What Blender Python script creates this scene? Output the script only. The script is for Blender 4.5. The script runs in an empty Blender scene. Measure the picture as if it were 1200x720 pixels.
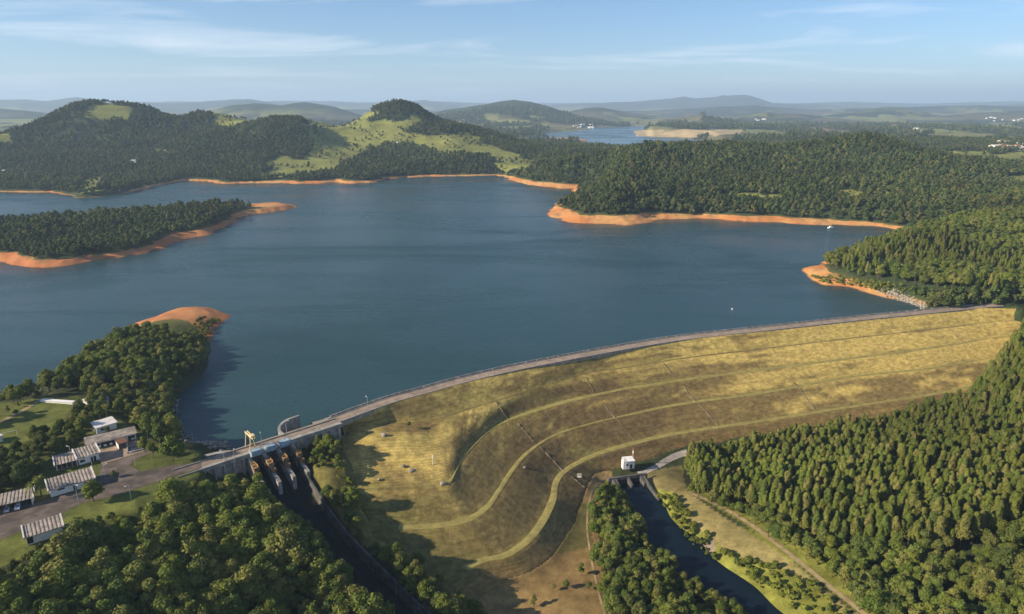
import bpy, bmesh, math, random
import numpy as np

# ------------------------------------------------------------------ camera, sky, sun, exposure
SC = bpy.context.scene
PITCH = math.radians(16.6)
CAM_Z = 150.0
FPX = 800.0                      # focal length in photo pixels (1200 x 720)
cam_d = bpy.data.cameras.new("camera")
cam = bpy.data.objects.new("camera", cam_d)
SC.collection.objects.link(cam)
cam.location = (0, 0, CAM_Z)
cam.rotation_euler = (math.pi / 2 - PITCH, 0, 0)
cam_d.sensor_width = 36.0
cam_d.lens = 36.0 * FPX / 1200.0
cam_d.clip_start = 1.0
cam_d.clip_end = 150000.0
SC.camera = cam

SUN_EL = math.radians(25.5)
SUN_DIR = np.array([-0.955, -0.297])          # where the sun stands, on the ground plane
SUN_VEC = np.array([SUN_DIR[0] * math.cos(SUN_EL), SUN_DIR[1] * math.cos(SUN_EL), math.sin(SUN_EL)])
world = bpy.data.worlds.new("World")
SC.world = world
world.use_nodes = True
nt = world.node_tree
nt.nodes.clear()
w_out = nt.nodes.new("ShaderNodeOutputWorld")
w_bg = nt.nodes.new("ShaderNodeBackground")
w_sky = nt.nodes.new("ShaderNodeTexSky")
w_sky.sky_type = 'NISHITA'
w_sky.sun_disc = False
w_sky.sun_elevation = SUN_EL
w_sky.sun_rotation = math.atan2(SUN_DIR[0], SUN_DIR[1])
w_sky.altitude = 800
w_sky.air_density = 1.0
w_sky.dust_density = 0.35
w_sky.ozone_density = 6.0
w_bg.inputs[1].default_value = 0.082
# thin high clouds, laid on a plane far above by direction
w_tc = nt.nodes.new("ShaderNodeTexCoord")
w_sep = nt.nodes.new("ShaderNodeSeparateXYZ")
w_den = nt.nodes.new("ShaderNodeMath"); w_den.operation = 'ADD'; w_den.inputs[1].default_value = 0.06
w_dx = nt.nodes.new("ShaderNodeMath"); w_dx.operation = 'DIVIDE'
w_dy = nt.nodes.new("ShaderNodeMath"); w_dy.operation = 'DIVIDE'
w_cmb = nt.nodes.new("ShaderNodeCombineXYZ")
w_map = nt.nodes.new("ShaderNodeMapping")
w_map.inputs["Scale"].default_value = (0.34, 0.55, 1)
w_map.inputs["Location"].default_value = (1.3, 4.2, 0)
w_no = nt.nodes.new("ShaderNodeTexNoise")
w_no.inputs["Scale"].default_value = 1.0
w_no.inputs["Detail"].default_value = 8
w_no.inputs["Roughness"].default_value = 0.58
w_no.inputs["Distortion"].default_value = 0.5
w_rmp = nt.nodes.new("ShaderNodeMapRange")
w_rmp.inputs[1].default_value = 0.51; w_rmp.inputs[2].default_value = 0.78
w_rmp.inputs[3].default_value = 0.0; w_rmp.inputs[4].default_value = 0.7
w_mix = nt.nodes.new("ShaderNodeMix"); w_mix.data_type = 'RGBA'
w_mix.inputs["B"].default_value = (9.0, 9.1, 9.4, 1)
L = nt.links.new
L(w_tc.outputs["Generated"], w_sep.inputs[0])
L(w_sep.outputs[2], w_den.inputs[0])
L(w_sep.outputs[0], w_dx.inputs[0]); L(w_den.outputs[0], w_dx.inputs[1])
L(w_sep.outputs[1], w_dy.inputs[0]); L(w_den.outputs[0], w_dy.inputs[1])
L(w_dx.outputs[0], w_cmb.inputs[0]); L(w_dy.outputs[0], w_cmb.inputs[1])
L(w_cmb.outputs[0], w_map.inputs[0]); L(w_map.outputs[0], w_no.inputs[0])
L(w_no.outputs[0], w_rmp.inputs[0])
L(w_rmp.outputs[0], w_mix.inputs["Factor"]); L(w_sky.outputs[0], w_mix.inputs["A"])
L(w_mix.outputs["Result"], w_bg.inputs[0]); L(w_bg.outputs[0], w_out.inputs[0])

sun_d = bpy.data.lights.new("sun", 'SUN')
sun_d.energy = 5.0
sun_d.angle = math.radians(0.53)
sun_d.color = (1.0, 0.85, 0.63)
sun = bpy.data.objects.new("sun", sun_d)
SC.collection.objects.link(sun)
sun.location = (-300, -100, 400)
from mathutils import Vector
sun.rotation_euler = Vector(SUN_VEC).to_track_quat('Z', 'Y').to_euler()

SC.view_settings.view_transform = 'Standard'
SC.view_settings.look = 'None'
SC.view_settings.exposure = 0.80
SC.view_settings.gamma = 1.0
SC.view_settings.use_curve_mapping = False
SC.cycles.use_denoising = True
SC.cycles.max_bounces = 6
SC.cycles.diffuse_bounces = 2
SC.cycles.glossy_bounces = 2
SC.cycles.transmission_bounces = 3
SC.cycles.transparent_max_bounces = 4
SC.cycles.volume_bounces = 5
HAZE = 0.000076
random.seed(7)
RNG = np.random.default_rng(11)

# ------------------------------------------------------------------ geometry of the view
cP, sP = math.cos(PITCH), math.sin(PITCH)
def ray(u, v):
    x = (u - 600.0) / FPX; y = (v - 360.0) / FPX
    return np.array([x, cP - y * sP, -sP - y * cP])
def P(u, v, z=0.0):
    d = ray(u, v); t = (z - CAM_Z) / d[2]
    return np.array([d[0] * t, d[1] * t, z])
def Q(u, v, Y):
    d = ray(u, v); t = Y / d[1]
    return np.array([d[0] * t, Y, CAM_Z + d[2] * t])
def project(x, y, z):
    dz = z - CAM_Z
    depth = y * cP - dz * sP
    up = y * sP + dz * cP
    depth = np.maximum(depth, 1.0)
    return 600 + FPX * x / depth, 360 - FPX * up / depth

# ------------------------------------------------------------------ noise and polygons
_perm = np.random.default_rng(3).random((256, 256)).astype(np.float32)
def vnoise(x, y):
    xi = np.floor(x).astype(np.int64); yi = np.floor(y).astype(np.int64)
    fx = (x - xi); fy = (y - yi)
    fx = fx * fx * fx * (fx * (fx * 6 - 15) + 10); fy = fy * fy * fy * (fy * (fy * 6 - 15) + 10)
    x0 = xi & 255; x1 = (xi + 1) & 255; y0 = yi & 255; y1 = (yi + 1) & 255
    a = _perm[x0, y0]; b = _perm[x1, y0]; c = _perm[x0, y1]; d = _perm[x1, y1]
    return (a + (b - a) * fx) * (1 - fy) + (c + (d - c) * fx) * fy
def fbm(x, y, oct=4, gain=0.5):
    s = 0; a = 1.0; t = 0
    for k in range(oct):
        s = s + a * vnoise(x * 2 ** k + 17.3 * k, y * 2 ** k + 9.1 * k); t += a; a *= gain
    return s / t
def inside(px, py, poly):
    poly = np.asarray(poly, float)
    r = np.zeros(np.shape(px), bool)
    n = len(poly); j = n - 1
    for i in range(n):
        xi, yi = poly[i]; xj, yj = poly[j]
        if yi != yj:
            r ^= ((yi > py) != (yj > py)) & (px < (xj - xi) * (py - yi) / (yj - yi) + xi)
        j = i
    return r
def seg_dist(px, py, poly, closed=True):
    poly = np.asarray(poly, float)
    best = np.full(np.shape(px), 1e18)
    n = len(poly)
    for i in range(n if closed else n - 1):
        a = poly[i]; b = poly[(i + 1) % n]
        d = b - a; l2 = max(d @ d, 1e-9)
        t = np.clip(((px - a[0]) * d[0] + (py - a[1]) * d[1]) / l2, 0, 1)
        q = (px - a[0] - t * d[0]) ** 2 + (py - a[1] - t * d[1]) ** 2
        np.minimum(best, q, out=best)
    return np.sqrt(best)
def sstep(a, b, x):
    t = np.clip((x - a) / (b - a), 0, 1)
    return t * t * (3 - 2 * t)
def catmull(pts, n):
    pts = np.asarray(pts, float)
    ext = np.vstack([2 * pts[0] - pts[1], pts, 2 * pts[-1] - pts[-2]])
    out = []
    for i in range(1, len(ext) - 2):
        p0, p1, p2, p3 = ext[i - 1:i + 3]
        for k in range(n):
            t = k / n
            out.append(0.5 * (2 * p1 + (p2 - p0) * t + (2 * p0 - 5 * p1 + 4 * p2 - p3) * t * t + (3 * p1 - p0 - 3 * p2 + p3) * t ** 3))
    out.append(pts[-1])
    return np.array(out)
def px_poly(pts, z=0.0):
    return np.array([P(u, v, z)[:2] for u, v in pts])

# ------------------------------------------------------------------ dam contours (crest, four benches, toe)
CREST_Z = 10.0
LEVELS = [10.0, 2.0, -5.0, -12.0, -19.5, -25.0]
KN = [  # one row per fall line, one pixel per level
 [(392,492),(400,512),(408,578),(435,628),(500,695),(525,722)],
 [(425,480),(440,501),(465,577),(467,622),(530,680),(555,705)],
 [(460,468),(490,496),(510,573),(510,620),(567,660),(590,682)],
 [(500,457),(527,487),(528,566),(550,612),(597,653),(625,668)],
 [(540,446),(550,480),(540,543),(573,597),(623,635),(650,650)],
 [(565,440),(567,475),(557,522),(587,577),(640,613),(668,622)],
 [(595,433),(590,468),(580,502),(603,552),(652,587),(682,590)],
 [(640,424),(613,460),(613,488),(620,532),(655,567),(690,568)],
 [(680,416),(650,449),(667,472),(647,513),(667,552),(700,555)],
 [(720,409),(690,438),(733,457),(683,500),(700,535),(725,548)],
 [(760,402),(745,430),(765,453),(738,487),(750,520),(765,537)],
 [(800,396),(800,421),(800,447),(800,475),(800,509),(800,526)],
 [(900,385),(900,409),(900,434),(900,461),(900,494),(900,511)],
 [(1000,374),(1000,397),(1000,421),(1000,443),(1000,478),(1000,496)],
 [(1080,366),(1082,388),(1085,410),(1085,434),(1085,465),(1085,483)],
 [(1140,360),(1150,380),(1150,400),(1150,423),(1150,453),(1150,470)],
 [(1185,361),(1205,376),(1210,394),(1212,416),(1210,445),(1210,462)],
]
CONT = []
for k, z in enumerate(LEVELS):
    CONT.append(catmull([P(*row[k], z)[:2] for row in KN], 24))
AXIS = catmull([P(u, v, CREST_Z)[:2] for u, v in [(200,553),(230,545),(290,525),(345,507),(392,492),(425,480),(460,468),(500,457),(540,446),(595,433),(640,424),(720,409),(800,396),(900,385),(1000,374),(1080,366),(1140,360),(1172,357)]], 8)
def offset_line(line, d):
    line = np.asarray(line); t = np.gradient(line, axis=0)
    t /= np.linalg.norm(t, axis=1)[:, None]
    return line + np.stack([-t[:, 1], t[:, 0]], 1) * d        # + is upstream (left of travel)
AX_S = np.concatenate([[0], np.cumsum(np.linalg.norm(np.diff(AXIS, axis=0), axis=1))])

# spillway frame
SP_O = P(313, 521.5, CREST_Z)[:2]
SP_E = np.array([0.752, 0.659]); SP_N = np.array([0.659, -0.752])
CH_C = np.array([SP_O + SP_N * 4, SP_O + SP_N * 18, [-70.0, 224.5], [-39.0, 195.0], [-12.0, 169.0]])
CH_W = np.array([9.2, 8.6, 7.6, 7.2, 7.2])                   # half widths
CH_Z = np.array([3.0, -4.0, -15.0, -22.5, -25.0])              # floor
CH_T = np.array([8.0, 1.0, -9.5, -17.0, -19.0])                # wall tops

# ------------------------------------------------------------------ shoreline (pixels on the water plane)
up_off = offset_line(AXIS, 1.0)
i_sp0 = np.argmin(np.linalg.norm(AXIS - P(272, 531, CREST_Z)[:2], axis=1))
i_sp1 = np.argmin(np.linalg.norm(AXIS - P(392, 492, CREST_Z)[:2], axis=1))
dam_shore = []
for i in range(i_sp0, len(AXIS) - 14):
    f = np.clip((i - i_sp1) / 10.0, 0, 1)
    o = 5.0 + 13.0 * f
    t = offset_line(AXIS[max(0, i - 1):i + 2], o)
    dam_shore.append(t[min(1, i)])
dam_shore = np.array(dam_shore)
shore_right = [(1078,362),(1062,355),(1045,350),(1028,346),(1000,339),(962,335),(945,328),(941,321),(952,313),(975,305),(1005,294),(1040,281),(1066,274),
 (1055,271),(1030,267),(1000,265),(950,263),(900,261),(860,259),(830,257),(800,256),(775,257),(757,262),(735,264),(700,263),(668,261),(650,253),(642,246),(650,240),(664,233),(672,226),(671,221),(655,221),(640,219),(615,216),(599,211),(592,207),
 (580,206),(550,206.5),(520,207),(480,208),(455,210),(437,214),(415,215),(395,214),(350,216),(300,215),(262,216),(240,213),(215,212),(180,219),(150,226),(140,229),(110,231),(95,232),(84,229),(60,226),(0,224.5),(-100,223),(-420,226)]
shore_left = [(-420,560),(-80,522),(0,480),(50,451),(105,416),(126,400),(148,388),(172,376),(200,364),(225,361),(248,363),(266,370),(263,377),(252,384),(248,395),(247,410),(240,430),(226,446),(212,460),(203,480),(206,500),(214,514),(232,521),(252,522),(268,522)]
water_poly = np.vstack([dam_shore, px_poly(shore_right), px_poly(shore_left)])
island = px_poly([(-420,278),(-100,275),(0,266),(100,258),(200,250),(280,243.5),(325,239.5),(347,242),(340,246),(300,251),(278,257),(265,265),(242,275),(215,280),(200,285),(190,292),(150,300),(90,309),(50,314),(25,312),(0,307),(-100,302),(-420,300)])
far_lake = px_poly([(612,160),(630,156.5),(655,155),(680,153.5),(700,149.5),(790,147.2),(800,149),(742,153),(745,160),(810,162),(830,176),(690,178),(688,163),(640,161.5)])
far_lake2 = px_poly([(380,139),(420,136.5),(470,138),(400,141)])

# ------------------------------------------------------------------ terrain controls
CT = []
for k, z in enumerate(LEVELS):
    for p in CONT[k][::12]: CT.append((p[0], p[1], z))
for p in AXIS[::4]:
    CT.append((p[0], p[1], 9.3))
for p in offset_line(AXIS, 6)[i_sp1 + 10::4]: CT.append((p[0], p[1], 8.5))
for d, z in ((-5, 3.0), (-14, 0.0)):
    for p in offset_line(AXIS, d)[8:20:3]: CT.append((p[0], p[1], z))
for i in range(len(CH_C) - 1):
    for t in (0, .33, .66):
        c = CH_C[i] * (1 - t) + CH_C[i + 1] * t
        d = CH_C[i + 1] - CH_C[i]; d = d / np.linalg.norm(d); nr = np.array([-d[1], d[0]])
        w = CH_W[i] * (1 - t) + CH_W[i + 1] * t; zf = CH_Z[i] * (1 - t) + CH_Z[i + 1] * t; zt = CH_T[i] * (1 - t) + CH_T[i + 1] * t
        for s in (-0.85, 0, 0.85): CT.append((*(c + nr * w * s), zf - 2.2))
        if i > 0:
            CT.append((*(c + nr * (w + 2.2)), zt - 0.6)); CT.append((*(c - nr * (w + 2.2)), zt - 0.6))
NEAR = [(0,640,9.5),(60,650,8),(120,620,9.5),(0,720,5),(100,700,3),(200,650,3),(200,720,-3),(300,640,-3),(300,720,-10),(380,720,-15),(400,770,-19),(160,592,10),(200,580,9),(240,585,4),
 (0,600,10),(60,590,10),(100,560,10),(150,540,10),(190,545,10),(50,520,10),(20,500,10),(60,480,9.5),(110,480,9),(140,470,8),(170,430,7),(190,410,7),(210,390,5.5),(225,372,4),(245,370,3),(-60,600,10),(-60,520,10),(-100,700,8),(150,400,6),(-300,620,12),(-300,800,8),(-100,900,-5),(200,900,-15),(450,900,-27),
 (215,530,9),(245,532,7),(440,520,4.5),(460,530,3.5),(430,545,1),(490,525,3.5),(515,520,2),
 (780,560,-23),(850,620,-23),(930,670,-22),(1000,715,-21),(1050,780,-20),(800,600,-23.5),(860,650,-23.5),(920,700,-23.5),
 (900,590,-20),(1000,580,-17),(1100,560,-12),(1200,560,-6),(1200,640,-10),(1100,680,-16),(1000,640,-19),(1200,720,-12),(1200,480,-2),(1180,425,4),(1195,400,10),(1215,375,14),(1200,355,15),(1260,420,14),(1300,350,24),(1400,450,15),(1300,600,2),(1400,800,0),(1100,800,-18),
 (650,690,-25),(700,700,-25),(600,730,-26),(640,800,-27),(720,640,-24),(705,590,-23.5),(790,720,-25),(560,760,-26),
 (1000,330,3),(1040,335,5),(1080,335,10),(1120,345,12),(1160,345,14),
 (100,265,6),(200,256,5.5),(30,276,6.5),(120,275,6),(200,265,5.5),(0,285,6.5),(270,245,5),(300,243,4.5),(-100,280,7),(-300,280,8),(60,290,6),(150,285,5.5),(0,272,6)]
for u, v, z in NEAR: CT.append(tuple(P(u, v, z)))
RIV = catmull([P(u, v, -26)[:2] for u, v in [(736,566),(748,582),(763,606),(786,640),(826,672),(880,708),(930,755),(1000,830)]], 6)
for p in RIV[1::3]: CT.append((p[0], p[1], -29))
HILL = [(1200,225,800),(1150,255,720),(1130,300,600),(1200,330,545),(1080,300,585),(1020,310,570),(1100,268,660),(1300,234,800),(1300,320,600),(1450,250,800),
 (715,176,1180),(740,170,1210),(765,165,1240),(800,163,1280),(850,164,1320),(900,166,1320),(940,163,1330),(980,160,1330),(1000,160,1330),(1040,165,1330),(1080,173,1320),(1110,181,1320),(1150,188,1320),(1200,193,1330),(1300,190,1350),(1450,185,1400),
 (690,205,1060),(660,215,1080),(640,205,1200),(720,225,960),(800,220,1000),(800,190,1140),(900,215,1020),(900,190,1150),(1000,205,1080),(1000,180,1230),(1100,220,960),(1100,200,1120),(1170,225,960),(1050,245,860),(1130,250,800),(1200,215,1080),(950,240,920),(870,240,930),(700,190,1130),
 (0,144,1800),(40,133,1850),(100,123,1950),(125,121,1960),(160,125,1980),(180,130,2000),(205,133,2000),(240,130,2060),(270,133,2060),(300,141,1950),(340,143,1800),(362,152,1760),(385,151,1930),(405,143,2020),(430,130,2020),(465,119,2000),(485,122,2000),(500,129,2000),(540,142,2030),(580,155,2000),(620,166,1950),(660,173,1880),(700,173,1850),(740,176,1800),
 (400,178,1680),(350,193,1530),(430,165,1800),(380,165,1780),(480,165,1800),(530,163,1780),(560,170,1740),(520,180,1620),(450,190,1540),(600,187,1600),(640,190,1560),(300,170,1680),(250,170,1680),(200,165,1720),(150,160,1760),(100,160,1740),(50,165,1680),(0,175,1640),(100,190,1540),(200,190,1530),(280,195,1500),(30,200,1480),(150,205,1440),(-100,150,1800),(-300,150,1800),(-100,190,1550),(-300,190,1550)]
for u, v, Y in HILL:
    q = Q(u, v, Y); CT.append((q[0], q[1], max(q[2] - (1.5 if Y > 1750 else 6.0), 4.0)))
for u in range(-500, 1701, 110):
    for r, z in (((2500, 8), (2850, 5), (2300, 10)) if 540 < u < 860 else ((2500, 45), (2850, 14), (1650, 30) if u > 780 else (2300, 70))):
        d = np.array([(u - 600) / FPX, 1.0]); d /= np.linalg.norm(d)
        CT.append((d[0] * r, d[1] * r, z))
CT = np.array(CT)
def warp(x, y):
    r = np.hypot(x, y)
    return np.arctan2(x, y), np.log(r)
ca, cb = warp(CT[:, 0], CT[:, 1])
def kern(d2): return np.sqrt(d2 + 0.012 ** 2)
D2 = (ca[:, None] - ca) ** 2 + (cb[:, None] - cb) ** 2
n = len(CT)
A = np.zeros((n + 1, n + 1))
A[:n, :n] = -kern(D2) + np.eye(n) * 4e-4
A[:n, n] = 1; A[n, :n] = 1
WT = np.linalg.solve(A, np.append(CT[:, 2], 0.0))

# fan grid round the viewpoint: fine near, coarse far
TH = np.linspace(math.radians(-54), math.radians(54), 740)
LR = np.concatenate([np.linspace(math.log(70), math.log(3000), 610, endpoint=False), np.linspace(math.log(3000), math.log(46000), 190)])
NT, NR = len(TH), len(LR)
tc = TH[::3]; lc = np.linspace(LR[0], math.log(3400), 260)
Zc = np.empty((len(lc), len(tc)))
for i, b in enumerate(lc):
    d2 = (tc[:, None] - ca) ** 2 + (b - cb) ** 2
    Zc[i] = -kern(d2) @ WT[:n] + WT[n]
def bil(grid, fi, fj):
    i = np.clip(np.floor(fi).astype(int), 0, grid.shape[0] - 2); j = np.clip(np.floor(fj).astype(int), 0, grid.shape[1] - 2)
    a = np.clip(fi - i, 0, 1); b = np.clip(fj - j, 0, 1)
    return (grid[i, j] * (1 - a) + grid[i + 1, j] * a) * (1 - b) + (grid[i, j + 1] * (1 - a) + grid[i + 1, j + 1] * a) * b
GT, GL = np.meshgrid(TH, LR)
GR = np.exp(GL)
GX = GR * np.sin(GT); GY = GR * np.cos(GT)
Zn = bil(Zc, (GL - lc[0]) / (lc[1] - lc[0]), (GT - tc[0]) / (tc[1] - tc[0]))

RANGES = [  # distance, depth, skyline pixels
 (12500, 1500, [(-400,122),(-150,116),(-60,120),(0,117.5),(30,116.5),(55,118.5),(90,114),(105,116),(130,121),(160,119.5),(200,121),(250,119),(290,116.5),(312,120),(350,128)]),
 (15500, 1700, [(290,126),(320,119.5),(350,121),(380,122.5),(400,121),(430,122),(470,121),(497,117.5),(520,121.5),(545,124),(570,127)]),
 (6200, 800, [(-300,130),(-60,124),(0,127),(25,130),(60,134),(150,140),(230,133),(270,125),(300,122),(330,124),(345,121.5),(365,122),(390,126),(425,136),(450,141)]),
 (5600, 800, [(480,141),(520,130),(545,127),(565,124),(585,119),(602,117),(620,120),(640,124.5),(655,130),(690,137),(720,143)]),
 (7000, 700, [(650,138),(672,130),(700,126),(715,128),(735,132),(770,137)]),
 (4900, 500, [(760,147),(785,137),(803,132),(825,135),(850,140),(880,147)]),
 (15000, 1500, [(620,130),(650,122.5),(690,121.5),(740,119.5),(770,117),(785,116),(800,113),(815,115.5),(840,113.5),(860,111),(880,113),(905,121),(940,122.5),(1000,124.5),(1040,128)]),
 (7200, 700, [(940,140),(980,134),(1010,130),(1040,127),(1060,127.5),(1085,132),(1120,140)]),
 (14000, 1400, [(980,128),(1040,124.5),(1090,127),(1130,125),(1170,124),(1200,122),(1300,121),(1450,124),(1600,122),(1800,126)]),
 (22000, 2500, [(-500,123),(0,121),(300,121.5),(500,120.5),(800,121),(1000,122.5),(1200,122),(1700,122)]),
 (9500, 900, [(-300,134),(300,131),(420,128),(500,131),(620,131),(760,130),(880,124),(950,129),(1060,126),(1150,123.5),(1260,127),(1700,128)]),
 (6500, 600, [(800,146),(850,139),(900,132),(950,135),(1000,139),(1100,138),(1140,132.5),(1200,130),(1300,134),(1500,130),(1700,136)]),
 (18000, 1500, [(100,126),(200,119),(260,121),(330,118),(420,120),(520,119),(600,123),(900,122),(1000,119.5),(1080,121.5),(1180,119),(1300,121),(1500,118),(1700,122)]),
]
fbig = fbm(GX / 900.0, GY / 900.0, 5)
fmid = fbm(GX / 170.0 + 40, GY / 170.0, 4)
rid = 1 - np.abs(2 * fbm(GX / 420.0 + 9, GY / 420.0 + 5, 4) - 1)
Zf = 6 + 55 * np.clip(fbig - 0.36, 0, 1) + 14 * (fmid - 0.4)
Zf = np.maximum(Zf, 5 + 5 * fmid)
for dist, dep, sky in RANGES:
    sky = np.array(sky, float)
    th = np.arctan((sky[:, 0] - 600) / FPX / (cP + 0.3 * sP))
    hz = np.array([Q(u, v, dist)[2] for u, v in sky])
    hh = np.interp(GT, th, hz, left=0, right=0)
    sd = (GY - dist) / dep
    wob = 0.35 * (rid - 0.6) * np.abs(sd) / (np.abs(sd) + 0.3)
    spur = (fbm(GX / (dep * 0.5) + 3, GY / (dep * 0.5), 4) - 0.47) * 1.1 * np.minimum(1, np.abs(sd) * 1.6)
    prof = np.exp(-np.abs(sd) ** 1.7) * (1 + wob + spur)
    Zf = np.maximum(Zf, hh * prof)
bl = sstep(math.log(2350), math.log(3000), GL)
relief = (rid - 0.84) * 64 * sstep(1300, 1700, GR) * sstep(25, 90, Zn) * (1 - sstep(105, 150, Zn) * 0.8) + (rid - 0.84) * 22 * sstep(700, 1000, GR) * (1 - sstep(1300, 1700, GR)) * sstep(12, 40, Zn)
relief = relief + (fmid - 0.47) * 7 * sstep(500, 800, GR) * sstep(3, 14, Zn) + (fbm(GX / 24, GY / 24, 3) - 0.47) * 0.9 * sstep(60, 260, GR)
Z0 = (Zn + relief * (1 - bl)) * (1 - bl) + Zf * bl

# signed distance to the shore: negative in water
nearmask = GR < 3600
DS = np.full(GX.shape, 400.0)
gx, gy = GX[nearmask], GY[nearmask]
d = seg_dist(gx, gy, water_poly); s = inside(gx, gy, water_poly)
d2 = seg_dist(gx, gy, island); s2 = inside(gx, gy, island)
w = s & ~s2
dd = np.where(w, -np.minimum(d, d2), np.where(s2, d2, d))
DS[nearmask] = dd
shw = (fbm(GX / 14.0, GY / 14.0, 3) - 0.47) * np.clip(GR / 70.0, 2.0, 16.0) + (fbm(GX / 45.0, GY / 45.0 + 9, 2) - 0.47) * np.clip(GR / 60.0, 2.0, 20.0)
on_dam = seg_dist(GX, GY, AXIS, False) < 30
DS = np.where(on_dam, DS, DS + np.where(np.abs(DS) < 80, shw, 0))
bank_sl = 0.16 + 0.30 * fbm(GX / 90.0 + 3, GY / 90.0 + 8, 3)
bank_sl = np.where(on_dam, 0.62, bank_sl)
lim = np.where(DS < 0, np.maximum(DS * 0.25, -7), DS * bank_sl + np.clip(DS - 45, 0, None) * 0.5)
down_poly = np.vstack([[(-650, 120), (-300, 215)], AXIS, [(520, 520), (900, 600), (900, -200), (-900, -200)]])
downstream = inside(GX, GY, down_poly)
Z0 = np.where(downstream, Z0, np.maximum(Z0, 3.2 + 5.5 * fmid))
k = 1.2
hmin = np.clip(0.5 + 0.5 * (lim - Z0) / k, 0, 1)
ZS = lim * (1 - hmin) + Z0 * hmin - k * hmin * (1 - hmin)
ZS = np.where(DS < 0, np.minimum(lim, -0.05), ZS)
# far lakes
for lk in (far_lake, far_lake2):
    m = (GR > 2200) & (GR < 9000)
    dl = np.full(GX.shape, 1e7)
    q = seg_dist(GX[m], GY[m], lk); qi = inside(GX[m], GY[m], lk)
    dl[m] = np.where(qi, -q, q)
    lim2 = np.where(dl < 0, -4.0, 0.4 + dl * 0.05 + np.clip(dl - 60, 0, None) * 0.7)
    ZS = np.minimum(ZS, lim2)
# flat yard of the dam keepers' houses
yard = px_poly([(-90,665),(0,640),(40,625),(80,610),(140,590),(190,572),(232,556),(232,535),(188,524),(165,508),(138,494),(90,480),(45,466),(0,470),(-90,520)], 10.0)
yi = inside(GX, GY, yard); yd = seg_dist(GX, GY, yard)
ym = np.where(yi, 1.0, 1 - sstep(0, 9, yd)) * (GR < 600) * sstep(2, 12, DS)
ZS = ZS * (1 - ym) + 10.0 * ym
ZDAM = ZS.copy()                                            # ground with the dam on it
# sink the ground below the separately built dam body and chute
foot = np.vstack([offset_line(AXIS, 0)[i_sp1:-3], [c[-1] for c in CONT[1:]], CONT[5][::-1], [c[0] for c in CONT[1:5][::-1]]])
fi_ = inside(GX, GY, foot); fd = seg_dist(GX, GY, foot)
ZS = ZS - np.where(fi_, np.clip((fd - 0.3) * 1.6, 0, 9.0), 0) * (GR < 900)
Z = ZS

def rowcol(x, y):
    t = np.arctan2(x, y); l = np.log(np.hypot(x, y))
    return np.interp(l, LR, np.arange(NR)), (t - TH[0]) / (TH[1] - TH[0])
def ground(x, y):
    fi, fj = rowcol(np.asarray(x, float), np.asarray(y, float)); return bil(Z, fi, fj)
def samp(grid, x, y):
    fi, fj = rowcol(np.asarray(x, float), np.asarray(y, float)); return bil(grid, fi, fj)
def hit(u, v, grid=None, t0=150.0, t1=6000.0):
    g = ZDAM if grid is None else grid
    d = ray(u, v)
    ts = np.exp(np.linspace(math.log(t0), math.log(t1), 3000))
    x, y, z = d[0] * ts, d[1] * ts, CAM_Z + d[2] * ts
    below = z <= np.maximum(samp(g, x, y), -99)
    i = int(np.argmax(below)) if below.any() else len(ts) - 1
    return np.array([x[i], y[i], samp(g, x[i], y[i])])

# ------------------------------------------------------------------ materials
def new_mat(name):
    m = bpy.data.materials.new(name); m.use_nodes = True
    t = m.node_tree; b = t.nodes["Principled BSDF"]
    return m, t, b
def node(t, kind, **kw):
    n_ = t.nodes.new(kind)
    for k_, v_ in kw.items(): setattr(n_, k_, v_)
    return n_
def mixc(t, fac, a, b):
    m = node(t, "ShaderNodeMix", data_type='RGBA')
    for sock, val in (("Factor", fac), ("A", a), ("B", b)):
        if hasattr(val, "is_linked") or hasattr(val, "links"): t.links.new(val, m.inputs[sock])
        elif sock == "Factor": m.inputs[sock].default_value = val
        else: m.inputs[sock].default_value = (*val, 1) if len(val) == 3 else val
    return m.outputs["Result"]
def noise(t, scale, detail=4, rough=0.55, vec=None, dist=0.0):
    n_ = node(t, "ShaderNodeTexNoise")
    n_.inputs["Scale"].default_value = scale; n_.inputs["Detail"].default_value = detail; n_.inputs["Roughness"].default_value = rough
    n_.inputs["Distortion"].default_value = dist
    if vec is None: vec = node(t, "ShaderNodeNewGeometry").outputs["Position"]
    t.links.new(vec, n_.inputs["Vector"])
    return n_.outputs[0]
def mrange(t, val, a, b, c=0.0, d_=1.0):
    n_ = node(t, "ShaderNodeMapRange"); n_.interpolation_type = 'SMOOTHSTEP'
    t.links.new(val, n_.inputs[0])
    for i_, x_ in enumerate((a, b, c, d_)): n_.inputs[i_ + 1].default_value = x_
    return n_.outputs[0]
def mathn(t, op, a, b):
    n_ = node(t, "ShaderNodeMath", operation=op)
    for i_, x_ in enumerate((a, b)):
        if isinstance(x_, (int, float)): n_.inputs[i_].default_value = x_
        else: t.links.new(x_, n_.inputs[i_])
    return n_.outputs[0]
def bump(t, b, height, strength=0.3, dist=0.3):
    n_ = node(t, "ShaderNodeBump"); n_.inputs["Strength"].default_value = strength; n_.inputs["Distance"].default_value = dist
    t.links.new(height, n_.inputs["Height"]); t.links.new(n_.outputs[0], b.inputs["Normal"])
def simple(name, col, rough=0.8, var=0.25, scale=0.6, metallic=0.0, bmp=0.15):
    m, t, b = new_mat(name)
    nf = noise(t, scale, 5, 0.6)
    c = mixc(t, mrange(t, nf, 0.3, 0.7), tuple(x * (1 - var) for x in col), tuple(min(1, x * (1 + var)) for x in col))
    t.links.new(c, b.inputs["Base Color"])
    b.inputs["Roughness"].default_value = rough; b.inputs["Metallic"].default_value = metallic
    b.inputs["Specular IOR Level"].default_value = 0.25
    if bmp: bump(t, b, nf, bmp, 0.1)
    return m
M = {}
M['concrete'] = simple("concrete", (0.30, 0.28, 0.25), 0.9, 0.3, 0.35)
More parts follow.
